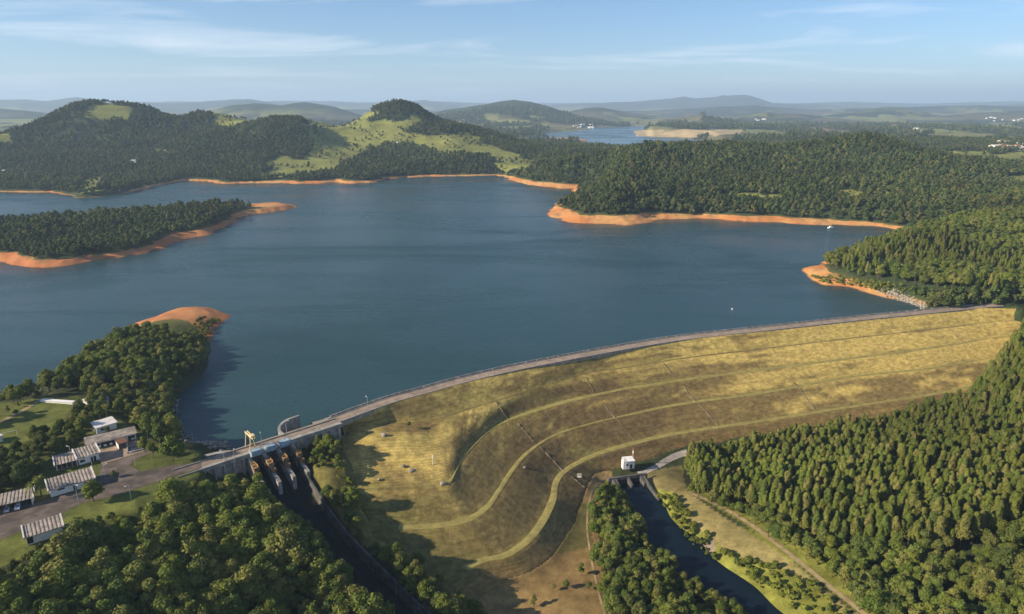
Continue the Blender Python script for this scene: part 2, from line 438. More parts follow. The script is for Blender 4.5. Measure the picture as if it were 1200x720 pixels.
M['dark_concrete'] = simple("darkened_concrete", (0.10, 0.095, 0.09), 0.9, 0.4, 0.3)
M['shaded_concrete'] = simple("shade_dark_concrete", (0.014, 0.015, 0.017), 0.85, 0.4, 0.3)  # tree shade over the chute floor is put into this near-black colour
M['deck'] = simple("deck_paving", (0.27, 0.21, 0.16), 0.9, 0.25, 0.25)
M['white'] = simple("white_plaster", (0.74, 0.73, 0.70), 0.8, 0.08, 0.5)
M['roof'] = simple("weathered_fibre_cement", (0.25, 0.215, 0.185), 0.9, 0.4, 0.5)
M['roof_pale'] = simple("pale_roof_sheet", (0.62, 0.58, 0.54), 0.7, 0.15, 0.3)
M['asphalt'] = simple("worn_asphalt", (0.115, 0.092, 0.078), 0.95, 0.45, 0.16)
M['apron'] = simple("concrete_yard", (0.30, 0.22, 0.16), 0.95, 0.25, 0.2)
M['gravel'] = simple("pale_gravel", (0.34, 0.30, 0.26), 0.95, 0.25, 0.6)
M['dirt'] = simple("packed_dirt", (0.29, 0.22, 0.12), 0.95, 0.25, 0.3)
M['dark'] = simple("dark_opening", (0.02, 0.022, 0.026), 0.5, 0.2, 1.0)
M['glass'] = simple("window_glass", (0.03, 0.035, 0.045), 0.15, 0.2, 1.0, bmp=0)
M['blue'] = simple("blue_painted_steel", (0.27, 0.36, 0.42), 0.6, 0.3, 0.8)
M['rust'] = simple("ochre_steelwork", (0.22, 0.135, 0.06), 0.85, 0.5, 0.9)
M['yellow'] = simple("cream_yellow_steel", (0.72, 0.55, 0.30), 0.5, 0.1, 0.8)
M['steel'] = simple("galvanised_steel", (0.42, 0.43, 0.44), 0.5, 0.15, 1.2, 0.4)
M['redpaint'] = simple("red_paint", (0.45, 0.08, 0.04), 0.6, 0.15, 1.0)
M['rock'] = simple("pale_riprap_rock", (0.27, 0.24, 0.20), 0.95, 0.4, 0.7)
M['bark'] = simple("bark", (0.11, 0.085, 0.06), 0.95, 0.3, 2.0)
M['tile'] = simple("terracotta_tiles", (0.42, 0.17, 0.08), 0.9, 0.3, 0.3)
M['silver'] = simple("silver_car_paint", (0.5, 0.5, 0.52), 0.3, 0.05, 1.0, 0.5, 0)
M['carwhite'] = simple("white_car_paint", (0.75, 0.75, 0.75), 0.3, 0.05, 1.0, 0.0, 0)
M['cardark'] = simple("dark_car_paint", (0.05, 0.055, 0.07), 0.3, 0.05, 1.0, 0.2, 0)
M['rubber'] = simple("tyre_rubber", (0.02, 0.02, 0.02), 0.9, 0.1, 2.0)
M['brownroof'] = simple("brown_shelter_roof", (0.16, 0.08, 0.05), 0.8, 0.2, 0.7)

def leaf_mat(name, cols, vary=0.25, trans=0.22):
    m, t, b = new_mat(name)
    oi = node(t, "ShaderNodeObjectInfo")
    r = node(t, "ShaderNodeValToRGB")
    t.links.new(oi.outputs["Random"], r.inputs[0])
    el = r.color_ramp.elements
    while len(el) < len(cols): el.new(0.5)
    for i_, c in enumerate(cols):
        el[i_].position = i_ / (len(cols) - 1); el[i_].color = (*c, 1)
    nf = noise(t, 0.55, 3, 0.6); ns = noise(t, 0.011, 4, 0.6)
    hsv = node(t, "ShaderNodeHueSaturation")
    t.links.new(r.outputs[0], hsv.inputs["Color"])
    t.links.new(mathn(t, 'MULTIPLY', mrange(t, nf, 0.25, 0.75, 1 - vary, 1 + vary), mrange(t, ns, 0.3, 0.7, 0.72, 1.28)), hsv.inputs["Value"])
    t.links.new(hsv.outputs[0], b.inputs["Base Color"])
    b.inputs["Roughness"].default_value = 0.75; b.inputs["Specular IOR Level"].default_value = 0.15
    tr = node(t, "ShaderNodeBsdfTranslucent"); t.links.new(hsv.outputs[0], tr.inputs[0])
    mx = node(t, "ShaderNodeMixShader"); mx.inputs[0].default_value = trans
    t.links.new(b.outputs[0], mx.inputs[1]); t.links.new(tr.outputs[0], mx.inputs[2])
    t.links.new(mx.outputs[0], t.nodes["Material Output"].inputs[0])
    return m
M['leaf'] = leaf_mat("broadleaf_foliage", [(0.085, 0.120, 0.020), (0.150, 0.175, 0.030), (0.100, 0.142, 0.028), (0.195, 0.190, 0.048), (0.075, 0.112, 0.026), (0.165, 0.182, 0.030)])
M['pine'] = leaf_mat("pine_foliage", [(0.100, 0.135, 0.020), (0.145, 0.160, 0.030), (0.092, 0.126, 0.026), (0.118, 0.146, 0.022), (0.185, 0.172, 0.052), (0.128, 0.142, 0.024)])
M['wood'] = leaf_mat("hillside_foliage", [(0.036, 0.066, 0.020), (0.092, 0.120, 0.030), (0.056, 0.086, 0.024), (0.150, 0.150, 0.048), (0.044, 0.074, 0.022), (0.108, 0.126, 0.034)])
M['shrub'] = leaf_mat("bright_shrub_foliage", [(0.14, 0.175, 0.026), (0.20, 0.21, 0.036), (0.11, 0.145, 0.028)])

# ground: base colour per vertex (what grows or lies there), finer variation in the shader
def col(a): return np.array(a, float)
U, V = project(GX, GY, ZDAM)
C_GRASS = col((0.085, 0.098, 0.026)); C_DRY = col((0.235, 0.165, 0.058)); C_FLOOR = col((0.040, 0.050, 0.020)); C_FIELD = col((0.115, 0.128, 0.030))
C_PAST = col((0.185, 0.195, 0.052)); C_WOOD = col((0.040, 0.058, 0.024)); C_SAND = col((0.36, 0.27, 0.16)); C_BRUSH = col((0.185, 0.190, 0.038)); C_BED = col((0.05, 0.045, 0.03))
BC = np.empty(GX.shape + (3,)); BC[:] = C_FLOOR
def blend(mask, c):
    global BC
    BC = BC * (1 - mask[..., None]) + c * mask[..., None]
PAST = np.zeros(GX.shape)
past_polys = [[(100,140),(106,131),(116,124),(128,121),(140,124),(150,134),(146,140),(130,141)],
 [(200,131),(228,126),(262,130),(306,131),(296,140),(270,150),(254,144),(242,134)],
 [(357,141),(405,135),(420,137),(435,147),(455,145),(480,137),(487,147),(470,155),(497,165),(460,170),(432,173),(412,188),(382,201),(365,203),(322,202),(332,186),(365,184),(375,165),(365,152)],
 [(400,137),(430,127),(445,131),(437,141),(420,140)],
 [(500,168),(525,158),(557,165),(568,178),(520,179)], [(578,175),(602,182),(624,192),(611,199),(592,198)],
 [(1146,220),(1175,221),(1178,231),(1150,229)], [(1158,179),(1260,180),(1260,197),(1165,192)], [(1110,179),(1160,177),(1152,189),(1116,187)], [(1172,206),(1230,208),(1230,220),(1178,216)],
 [(-30,152),(7,156),(9,170),(-30,172)], [(183,175),(205,177),(205,183),(186,181)], [(100,212),(120,207),(122,215),(112,226),(96,228)], [(845,230),(880,228),(915,231),(905,236),(850,235)], [(985,222),(1010,224),(1012,230),(988,230)]]
wj = (fbm(GX / 60.0, GY / 60.0, 3) - 0.47) * 26; wk = (fbm(GX / 60.0 + 50, GY / 60.0 + 20, 3) - 0.47) * 12
for ip, pl in enumerate(past_polys):
    if ip in (1, 2, 4, 5):
        c_ = np.mean(pl, axis=0); pl = [tuple(c_ + (np.array(q) - c_) * (1.13 if ip == 2 else 1.35)) for q in pl]
    m_ = inside(U + wj * (1 if True else 0), V + wk, pl) & (GR > 600) & (GR < 2400)
    PAST = np.maximum(PAST, m_)
far = sstep(math.log(2350), math.log(2800), GL)
blend(sstep(420, 520, GR) * (1 - far), C_WOOD)
# far patchwork of woods and fields
n1 = fbm(GX / 520.0 + 3, GY / 520.0 + 7, 4); n2 = fbm(GX / 230.0 + 30, GY / 230.0, 3)
blend(far, C_WOOD * (1 - 0.35 * sstep(3500, 7000, GR))[..., None])
fld = sstep(0.575, 0.595, n1 * 0.6 + n2 * 0.4) * far * (1 - sstep(60, 130, ZS))
blend(fld * 0.9, C_PAST * (0.75 + 0.5 * vnoise(GX / 310.0, GY / 310.0)[..., None]))
fld2 = sstep(0.60, 0.615, fbm(GX / 350.0 + 80, GY / 350.0 + 60, 3)) * far * (1 - sstep(50, 100, ZS))
blend(fld2 * 0.5, col((0.17, 0.14, 0.075)))
blend(PAST, C_PAST * (0.8 + 0.45 * fbm(GX / 40.0, GY / 40.0, 3)[..., None]))
for pl, c in [([(1085,167),(1120,155),(1163,158),(1160,164),(1112,169)], (0.19, 0.19, 0.06)), ([(923,147),(987,153),(1002,158),(960,156)], (0.22, 0.14, 0.09)), ([(742,153),(800,152),(872,153),(866,157),(805,161.5),(745,160)], (0.40, 0.31, 0.17)), ([(875,152),(910,153),(905,158),(870,158)], (0.17, 0.18, 0.06)), ([(640,159),(690,163),(690,166),(640,162)], (0.34, 0.22, 0.14)), ([(1085,172),(1115,172),(1115,177),(1090,177)], (0.2, 0.2, 0.07)), ([(1172,168),(1260,166),(1260,179),(1185,177)], (0.36, 0.19, 0.10))]:
    m_ = inside(U, V + wk * 0.15, pl) & (GR > 2300)
    blend(m_ * 1.0, col(c) * (0.85 + 0.3 * fbm(GX / 120.0, GY / 120.0, 2)[..., None]))
# near grounds
near = GR < 560
def zone(pl, c, jit=3.0, amt=1.0, vary=0.35):
    m_ = inside(U + (wj / 26) * jit * 2, V + (wk / 12) * jit * 2, pl) & near
    blend(m_ * amt, col(c) * (1 - vary / 2 + vary * fbm(GX / 9.0, GY / 9.0, 4)[..., None]))
zone([(-80,670),(30,648),(75,635),(105,622),(160,603),(200,582),(240,560),(235,530),(188,522),(165,500),(140,480),(90,465),(45,462),(-80,520)], C_GRASS, 2)
zone([(-90,525),(0,474),(45,467),(90,470),(75,490),(55,505),(20,522),(-90,560)], C_FIELD, 2)
zone([(-80,650),(10,632),(35,622),(45,640),(20,660),(-80,690)], C_FIELD, 2)
zone([(72,612),(90,594),(120,590),(160,578),(158,600),(115,612),(80,625)], C_FIELD, 2)
zone([(95,405),(150,385),(240,362),(262,372),(250,400),(245,420),(205,440),(180,450),(100,430)], (0.075, 0.085, 0.026), 3)
zone([(200,398),(250,383),(256,388),(240,404),(205,410)], C_GRASS * 1.2, 2)
zone([(108,415),(142,412),(142,424),(112,424)], (0.30, 0.13, 0.055), 1)
zone([(365,505),(395,490),(420,500),(420,560),(470,590),(470,640),(420,640),(365,560)], (0.16, 0.14, 0.045), 3)
zone([(500,690),(560,660),(640,600),(690,545),(720,560),(700,600),(712,690),(740,800),(480,800)], (0.215, 0.145, 0.058), 5, 1.0, 0.7)
zone([(645,618),(690,585),(696,640),(650,650)], (0.120, 0.105, 0.036), 2)
zone([(755,562),(800,545),(800,590),(890,625),(1010,725),(1100,830),(980,830),(905,715),(840,665),(790,610),(765,585)], C_BRUSH, 3, 1, 0.9)
zone([(805,574),(870,612),(950,672),(1030,735),(1070,715),(970,635),(880,585),(815,555)], C_BRUSH, 3, 1, 0.9)
zone([(790,579),(803,574),(864,614),(910,645),(955,680),(1010,722),(1050,755),(1035,760),(950,684),(913,664),(882,655),(846,640),(815,615)], (0.275, 0.225, 0.085), 4, 1, 0.6)
zone([(755,555),(797,545),(805,575),(790,578),(765,572)], (0.15, 0.125, 0.05), 1)
zone([(822,630),(838,632),(838,650),(826,652)], (0.26, 0.20, 0.15), 2)
blend(((DS < -1) & (GR < 3000)) * 1.0, C_BED)
terrain_land = ~downstream & (DS > -3) & (DS < 140) & (GR < 3000) & (ZS > -4) & ~on_dam
bandh = 2.7 + 5.5 * (fbm(GX / 130.0 + 70, GY / 130.0, 3) - 0.45) + 1.5 * (fbm(GX / 20.0, GY / 20.0 + 30, 3) - 0.45)
for (u, v, rad, add) in [(725,262,100,3.0),(655,252,60,2.5),(945,322,45,3.2),(222,371,42,6.5),(80,308,160,2.0),(285,252,75,3.2),(230,276,60,2.6),(335,243,45,2.5),(200,240,120,-1.5),(80,246,160,-2.0),(640,217,120,2.5),(370,215,300,1.2),(900,262,200,1.0),(215,450,60,-3.0),(240,425,45,-2.6),(60,450,120,-3.2),(1010,300,90,-3.5),(60,300,260,-1.0),(0,224,260,-1.6),(100,229,140,-1.2),(560,207,120,-1.5),(1040,350,60,-0.6)]:
    q = P(u, v, 0)
    bandh = bandh + add * np.exp(-((GX - q[0]) ** 2 + (GY - q[1]) ** 2) / rad ** 2)
bandh = np.clip(bandh, 0.3, 9.0)
veg = np.zeros(GX.shape)
for (u, v, rad) in [(243,410,16),(240,428,16),(226,445,17),(208,462,17),(203,485,16),(208,508,16),(1000,298,40),(1040,284,40),(40,460,40),(0,485,40),(90,430,30),(-60,515,50)]:
    q = P(u, v, 0); veg = np.maximum(veg, np.exp(-(((GX - q[0]) ** 2 + (GY - q[1]) ** 2) / rad ** 2) ** 2))
terrain_land = terrain_land * (1 - sstep(0.2, 0.6, veg))

def grid_mesh(name, X, Y, Zz):
    nr, ncol = X.shape
    me = bpy.data.meshes.new(name)
    co = np.stack([X, Y, Zz], -1).reshape(-1, 3).astype(np.float32)
    idx = np.arange(nr * ncol).reshape(nr, ncol)
    q = np.stack([idx[:-1, :-1], idx[:-1, 1:], idx[1:, 1:], idx[1:, :-1]], -1).reshape(-1, 4)
    me.vertices.add(len(co)); me.vertices.foreach_set("co", co.ravel())
    me.loops.add(q.size); me.loops.foreach_set("vertex_index", q.ravel().astype(np.int32))
    me.polygons.add(len(q)); me.polygons.foreach_set("loop_start", np.arange(0, q.size, 4, dtype=np.int32))
    me.polygons.foreach_set("use_smooth", np.ones(len(q), bool))
    me.update(calc_edges=True)
    return me
def link(name, me, mat=None, parent=None):
    o = bpy.data.objects.new(name, me)
    SC.collection.objects.link(o)
    if mat is not None and me is not None and len(me.materials) == 0: me.materials.append(mat)
    if parent is not None: o.parent = parent
    return o
def tag(o, label=None, cat=None, group=None, kind=None):
    if label: o["label"] = label
    if cat: o["category"] = cat
    if group: o["group"] = group
    if kind: o["kind"] = kind
    return o
def empty(name, loc, rz=0.0):
    o = bpy.data.objects.new(name, None); SC.collection.objects.link(o)
    o.location = loc; o.rotation_euler = (0, 0, rz); o.empty_display_size = 0.5
    return o
def float_attr(me, name, arr):
    a = me.attributes.new(name, 'FLOAT', 'POINT'); a.data.foreach_set("value", np.asarray(arr, np.float32).ravel())
def col_attr(me, name, arr):
    a = me.attributes.new(name, 'FLOAT_COLOR', 'POINT')
    c4 = np.ones((arr.reshape(-1, 3).shape[0], 4), np.float32); c4[:, :3] = arr.reshape(-1, 3)
    a.data.foreach_set("color", c4.ravel())

me = grid_mesh("terrain", GX, GY, Z)
col_attr(me, "base", BC)
float_attr(me, "band", bandh)
float_attr(me, "bank", terrain_land * 1.0)
float_attr(me, "red", sstep(-60, -280, GX) * sstep(1150, 950, GR))
m, t, b = new_mat("terrain")
at = node(t, "ShaderNodeAttribute", attribute_name="base")
ab = node(t, "ShaderNodeAttribute", attribute_name="band")
ak = node(t, "ShaderNodeAttribute", attribute_name="bank")
geo = node(t, "ShaderNodeNewGeometry"); sep = node(t, "ShaderNodeSeparateXYZ"); t.links.new(geo.outputs["Position"], sep.inputs[0])
n_f = noise(t, 0.22, 6, 0.65); n_c = noise(t, 0.018, 5, 0.6); n_g = noise(t, 1.6, 3, 0.6)
hsv = node(t, "ShaderNodeHueSaturation"); t.links.new(at.outputs["Color"], hsv.inputs["Color"])
val = mathn(t, 'MULTIPLY', mrange(t, n_f, 0.25, 0.75, 0.68, 1.32), mrange(t, n_c, 0.3, 0.7, 0.8, 1.2))
t.links.new(mathn(t, 'MULTIPLY', val, mrange(t, n_g, 0.3, 0.7, 0.85, 1.15)), hsv.inputs["Value"])
zn = mathn(t, 'ADD', sep.outputs[2], mathn(t, 'MULTIPLY', mathn(t, 'SUBTRACT', n_f, 0.5), 1.6))
over = mathn(t, 'SUBTRACT', zn, ab.outputs["Fac"])
soil_m = mathn(t, 'MULTIPLY', mrange(t, over, -0.25, 0.35, 1.0, 0.0), ak.outputs["Fac"])
strat = node(t, "ShaderNodeTexWave"); strat.bands_direction = 'Z'; strat.inputs["Scale"].default_value = 0.42; strat.inputs["Distortion"].default_value = 5.0; strat.inputs["Detail"].default_value = 3; strat.inputs["Detail Scale"].default_value = 0.3
t.links.new(geo.outputs["Position"], strat.inputs["Vector"])
soil = mixc(t, mrange(t, n_c, 0.38, 0.62), (0.58, 0.225, 0.066), (0.60, 0.350, 0.130))
soil = mixc(t, mrange(t, n_f, 0.45, 0.75, 0, 0.6), soil, (0.30, 0.20, 0.12))
soil = mixc(t, mathn(t, 'MULTIPLY', strat.outputs["Fac"], 0.28), soil, (0.20, 0.085, 0.04))
soil = mixc(t, mrange(t, sep.outputs[2], 0.15, 0.7, 0.55, 0.0), soil, (0.12, 0.06, 0.035))
ar = node(t, "ShaderNodeAttribute", attribute_name="red")
soil = mixc(t, mathn(t, 'MULTIPLY', ar.outputs["Fac"], 0.65), soil, (0.40, 0.13, 0.055))
n_p = noise(t, 0.06, 5, 0.65)
soil = mixc(t, mrange(t, n_p, 0.52, 0.66, 0.0, 0.75), soil, (0.34, 0.15, 0.07))
soil = mixc(t, mathn(t, 'MULTIPLY', mrange(t, n_p, 0.47, 0.36, 0.0, 0.8), mrange(t, over, -2.6, -0.3, 0.0, 1.0)), soil, (0.20, 0.165, 0.055))
grn = mathn(t, 'MULTIPLY', mrange(t, over, 0.1, 2.2, 1.0, 0.0), ak.outputs["Fac"])
basec = mixc(t, mathn(t, 'MULTIPLY', grn, 0.7), hsv.outputs[0], (0.115, 0.105, 0.036))
t.links.new(mixc(t, soil_m, basec, soil), b.inputs["Base Color"])
b.inputs["Roughness"].default_value = 0.95; b.inputs["Specular IOR Level"].default_value = 0.1
bump(t, b, n_f, 0.5, 0.6)
terrain = tag(link("terrain", me, m), kind="structure")

# ------------------------------------------------------------------ water
def poly_mesh(name, pts, z):
    bm = bmesh.new()
    f = bm.faces.new([bm.verts.new((p[0], p[1], z)) for p in pts])
    bmesh.ops.triangulate(bm, faces=[f])
    bmesh.ops.recalc_face_normals(bm, faces=bm.faces)
    me = bpy.data.meshes.new(name); bm.to_mesh(me); bm.free()
    if me.polygons and me.polygons[0].normal.z < 0: me.flip_normals()
    return me
def water_mat(name, deep, rough, wave, shal):
    m, t, b = new_mat(name)
    nn = noise(t, 0.012, 4, 0.6)
    mp = node(t, "ShaderNodeMapping"); mp.inputs["Rotation"].default_value = (0, 0, 0.35); mp.inputs["Scale"].default_value = (0.5, 1.6, 1)
    g = node(t, "ShaderNodeNewGeometry"); t.links.new(g.outputs["Position"], mp.inputs[0])
    ns = noise(t, 0.006, 5, 0.62, mp.outputs[0], 0.6)
    t.links.new(mixc(t, mrange(t, nn, 0.35, 0.65), deep, shal), b.inputs["Base Color"])
    b.inputs["IOR"].default_value = 1.22
    t.links.new(mrange(t, ns, 0.35, 0.7, rough * 0.45, rough * 1.7), b.inputs["Roughness"])
    wv = noise(t, 0.55, 4, 0.6, mp.outputs[0])
    bump(t, b, wv, wave, 0.5)
    return m
M['lake'] = water_mat("reservoir_water", (0.019, 0.052, 0.058), 0.25, 0.5, (0.023, 0.058, 0.064))
M['river'] = water_mat("river_water", (0.004, 0.010, 0.018), 0.12, 0.15, (0.006, 0.014, 0.022))
far_r = 12000.0
wp = [(-640, 350)] + [tuple(p) for p in px_poly([(-420, 600)], 0)] + [(-128, 244)] + [tuple(p) for p in AXIS[i_sp0:-2:2]] + [(520, 545), (900, 700)]
wp += [(far_r * math.sin(a), far_r * math.cos(a)) for a in np.linspace(math.radians(53), math.radians(-53), 12)]
tag(link("reservoir_water", poly_mesh("reservoir_water", wp, 0.0), M['lake']), kind="structure")
lo = offset_line(RIV, 14); hi = offset_line(RIV, -14)
lo[0] = RIV[0] + (lo[0] - RIV[0]) * 0.5; hi[0] = RIV[0] + (hi[0] - RIV[0]) * 0.5
tag(link("river_water", poly_mesh("river_water", list(map(tuple, lo)) + list(map(tuple, hi[::-1])), -26.0), M['river']), kind="structure")

# ------------------------------------------------------------------ mesh helpers
class MB:
    """collects boxes, bars and tubes into one mesh"""
    def __init__(self): self.v = []; self.f = []; self.m = []
    def add(self, vs, fs, mi=0):
        o = len(self.v); self.v += [tuple(map(float, p)) for p in vs]
        self.f += [tuple(i + o for i in f) for f in fs]; self.m += [mi] * len(fs)
    def box(self, c, s, rz=0.0, mi=0):
        cx, cy, cz = c; sx, sy, sz = (x / 2 for x in s); co, si = math.cos(rz), math.sin(rz)
        vs = []
        for z in (-sz, sz):
            for x, y in ((-sx, -sy), (sx, -sy), (sx, sy), (-sx, sy)):
                vs.append((cx + x * co - y * si, cy + x * si + y * co, cz + z))
        self.add(vs, [(3, 2, 1, 0), (4, 5, 6, 7), (0, 1, 5, 4), (1, 2, 6, 5), (2, 3, 7, 6), (3, 0, 4, 7)], mi)
    def prism(self, poly, z0, z1, mi=0):
        n_ = len(poly)
        zz0 = z0 if hasattr(z0, '__len__') else [z0] * n_; zz1 = z1 if hasattr(z1, '__len__') else [z1] * n_
        vs = [(p[0], p[1], z) for p, z in zip(poly, zz0)] + [(p[0], p[1], z) for p, z in zip(poly, zz1)]
        fs = [tuple(range(n_ - 1, -1, -1)), tuple(range(n_, 2 * n_))] + [(i, (i + 1) % n_, (i + 1) % n_ + n_, i + n_) for i in range(n_)]
        self.add(vs, fs, mi)
    def tube(self, a, b, r0, r1=None, n_=6, mi=0):
        r1 = r0 if r1 is None else r1
        a = np.array(a, float); b = np.array(b, float); d = b - a; d = d / max(np.linalg.norm(d), 1e-9)
        u = np.cross(d, (0, 0, 1) if abs(d[2]) < 0.9 else (1, 0, 0)); u /= np.linalg.norm(u); w_ = np.cross(d, u)
        vs = []
        for p, r in ((a, r0), (b, r1)):
            for k_ in range(n_):
                an = 2 * math.pi * k_ / n_; vs.append(p + (u * math.cos(an) + w_ * math.sin(an)) * r)
        fs = [(k_, (k_ + 1) % n_, (k_ + 1) % n_ + n_, k_ + n_) for k_ in range(n_)] + [tuple(range(n_ - 1, -1, -1)), tuple(range(n_, 2 * n_))]
        self.add(vs, fs, mi)
    def mesh(self, name, mats):
        me = bpy.data.meshes.new(name); me.from_pydata(self.v, [], self.f)
        for mm in (mats if isinstance(mats, (list, tuple)) else [mats]): me.materials.append(mm)
        if any(self.m): me.polygons.foreach_set("material_index", self.m)
        bm = bmesh.new(); bm.from_mesh(me); bmesh.ops.recalc_face_normals(bm, faces=bm.faces); bm.to_mesh(me); bm.free()
        return me
    def build(self, name, mats, parent=None): return link(name, self.mesh(name, mats), None, parent)

def strip_wall(line, z0, z1, thick, name, mat, parent=None, off=0.0):
    """a wall that follows a ground line; z0, z1 scalars or arrays"""
    line = np.asarray(line, float); n_ = len(line)
    a = offset_line(line, off + thick / 2); b_ = offset_line(line, off - thick / 2)
    z0 = np.broadcast_to(np.asarray(z0, float), n_); z1 = np.broadcast_to(np.asarray(z1, float), n_)
    vs = [(*a[i], z0[i]) for i in range(n_)] + [(*b_[i], z0[i]) for i in range(n_)] + [(*a[i], z1[i]) for i in range(n_)] + [(*b_[i], z1[i]) for i in range(n_)]
    fs = []
    for i in range(n_ - 1):
        fs += [(2 * n_ + i, 2 * n_ + i + 1, 3 * n_ + i + 1, 3 * n_ + i), (i, i + 1, 2 * n_ + i + 1, 2 * n_ + i), (n_ + i + 1, n_ + i, 3 * n_ + i, 3 * n_ + i + 1), (i + 1, i, n_ + i, n_ + i + 1)]
    fs += [(0, 2 * n_, 3 * n_, n_), (n_ - 1, 2 * n_ - 1, 4 * n_ - 1, 3 * n_ - 1)]
    mb = MB(); mb.add(vs, fs); return mb.build(name, mat, parent)

# ------------------------------------------------------------------ embankment dam
dam = tag(empty("embankment_dam", (*AXIS[60], CREST_Z)), "long curved grass-covered embankment dam with stepped green benches", "dam")
dam_inv = (AXIS[60][0], AXIS[60][1], CREST_Z)
def under(o, root):
    """keep world position when parented to an unrotated root"""
    o.parent = root; o.matrix_parent_inverse = root.matrix_basis.inverted(); return o
NC = CONT[0].shape[0]
SUB = 7
rows, rz_, rt = [], [], []
benches = []
for k_ in range(len(LEVELS) - 1):
    a, c = CONT[k_], CONT[k_ + 1]
    if k_ == 0: a = a + (c - a) / np.linalg.norm(c - a, axis=1)[:, None] * 3.4
    ln = np.linalg.norm(c - a, axis=1)[:, None]
    bw = np.array([0, 2.2, 3.8, 3.8, 3.8, 0])[k_ + 1]
    c_in = c - (c - a) / ln * bw
    for q_ in range(SUB):
        f = q_ / (SUB - 1)
        rows.append(a * (1 - f) + c_in * f); rz_.append(np.full(NC, LEVELS[k_] * (1 - f) + (LEVELS[k_ + 1] + 0.12) * f)); rt.append(np.full(NC, k_ + f * 0.97))
    if bw:
        benches.append((c_in, c, LEVELS[k_ + 1], k_ + 1))
        rows.append(c_in * 0.5 + c * 0.5); rz_.append(np.full(NC, LEVELS[k_ + 1] + 0.04)); rt.append(np.full(NC, k_ + 0.99))
rows.append(CONT[-1] + (CONT[-1] - CONT[-2]) * 0.25); rz_.append(np.full(NC, LEVELS[-1] - 3.0)); rt.append(np.full(NC, 5.0))
DX = np.array(rows)[..., 0]; DY = np.array(rows)[..., 1]; DZ = np.array(rz_); DT = np.array(rt)
# spoil mound near the spillway: rounded knoll between bench one and two
hump = np.zeros_like(DZ)
for (u, v, h, r) in [(438, 522, 2.8, 17), (475, 530, 2.2, 18), (412, 545, 1.2, 12)]:
    q = P(u, v, 0); hump += h * np.exp(-((DX - q[0]) ** 2 + (DY - q[1]) ** 2) / r ** 2)
w_h = np.clip((DT - 0.75) / 0.3, 0, 1) * np.clip((1.72 - DT) / 0.4, 0, 1)
DZ = DZ + hump * w_h
DZ = DZ + (fbm(DX / 5.5 + 2, DY / 5.5, 3) - 0.47) * 0.9 * w_h * sstep(70, 30, np.hypot(DX - P(455, 530, 0)[0], DY - P(455, 530, 0)[1]))
DZ = DZ + (fbm(DX / 7, DY / 7, 4) - 0.47) * 0.35 * np.minimum(1, (DT % 1) * 6) * np.minimum(1, (1 - DT % 1) * 8) + (fbm(DX / 26 + 5, DY / 26, 2) - 0.48) * 0.6 * np.minimum(1, (DT % 1) * 5) * np.minimum(1, (1 - DT % 1) * 6)
me = grid_mesh("embankment", DX, DY, DZ)
SS = np.broadcast_to(np.concatenate([[0], np.cumsum(np.linalg.norm(np.diff(CONT[2], axis=0), axis=1))]), DX.shape)
# what grows where: golden grass high and to the right, brown cut turf lower down
n_a = fbm(SS / 34, DT * 2.6 + 4, 4); n_b = fbm(SS / 13 + 30, DT * 6, 4); n_d = fbm(SS / 60 + 7, DT * 1.3, 3)
gold = 0.36 + 0.66 * sstep(140, 400, SS) + 1.5 * (n_a - 0.5) + 1.3 * (n_b - 0.5)
gold -= 0.75 * sstep(2.9, 3.2, DT) + 0.16 * sstep(1.1, 1.9, DT) * sstep(330, 240, SS)
gold += 0.30 * sstep(95, 25, SS) * sstep(0.7, 1.2, DT) * sstep(2.3, 1.7, DT) + 0.9 * (fbm(DX / 11 + 3, DY / 11, 4) - 0.5) * sstep(120, 60, SS)
gold = sstep(0.18, 0.78, gold)
green = sstep(0.50, 0.66, n_d * 0.6 + n_b * 0.4) * sstep(300, 180, SS) * 0.5 + 0.4 * np.exp(-((DT % 1 - 0.97) / 0.05) ** 2)
cb_ = col((0.205, 0.148, 0.056)) * (1 - gold[..., None]) + col((0.50, 0.370, 0.112)) * gold[..., None]
cb_ = cb_ * (1 - green[..., None]) + col((0.205, 0.180, 0.055)) * green[..., None]
cove = (sstep(70, 120, SS) * sstep(290, 200, SS) * sstep(1.1, 1.5, DT) * sstep(0.30, 0.50, fbm(SS / 22 + 8, DT * 3.1, 3)) * 0.85)[..., None]
cb_ = cb_ * (1 - cove) + col((0.138, 0.094, 0.042)) * cove
lowl = sstep(60, 20, SS) * sstep(1.9, 2.3, DT)
cb_ = cb_ * (1 - 0.6 * lowl[..., None]) + col((0.10, 0.10, 0.030)) * 0.6 * lowl[..., None]
toe_ = (sstep(4.0, 4.7, DT + 0.8 * (n_b - 0.5)) * 0.8)[..., None]
cb_ = cb_ * (1 - toe_) + col((0.215, 0.145, 0.058)) * toe_
col_attr(me, "base", cb_)
uvl = me.attributes.new("along", 'FLOAT_VECTOR', 'POINT')
uvl.data.foreach_set("vector", np.stack([SS / 5.0, DT * 9.0, SS * 0], -1).astype(np.float32).ravel())
m, t, b = new_mat("dam_turf")
at = node(t, "ShaderNodeAttribute", attribute_name="base"); al = node(t, "ShaderNodeAttribute", attribute_name="along")
n_f = noise(t, 0.35, 6, 0.68); n_l = noise(t, 1.1, 5, 0.6, al.outputs["Vector"]); n_g = noise(t, 2.2, 3, 0.7)
mw = node(t, "ShaderNodeTexWave"); mw.inputs["Scale"].default_value = 0.9; mw.inputs["Distortion"].default_value = 2.5; mw.inputs["Detail"].default_value = 3; mw.bands_direction = 'Y'
t.links.new(al.outputs["Vector"], mw.inputs["Vector"])
hsv = node(t, "ShaderNodeHueSaturation"); t.links.new(at.outputs["Color"], hsv.inputs["Color"])
vv = mathn(t, 'MULTIPLY', mrange(t, n_f, 0.25, 0.75, 0.66, 1.34), mrange(t, n_l, 0.3, 0.7, 0.78, 1.22))
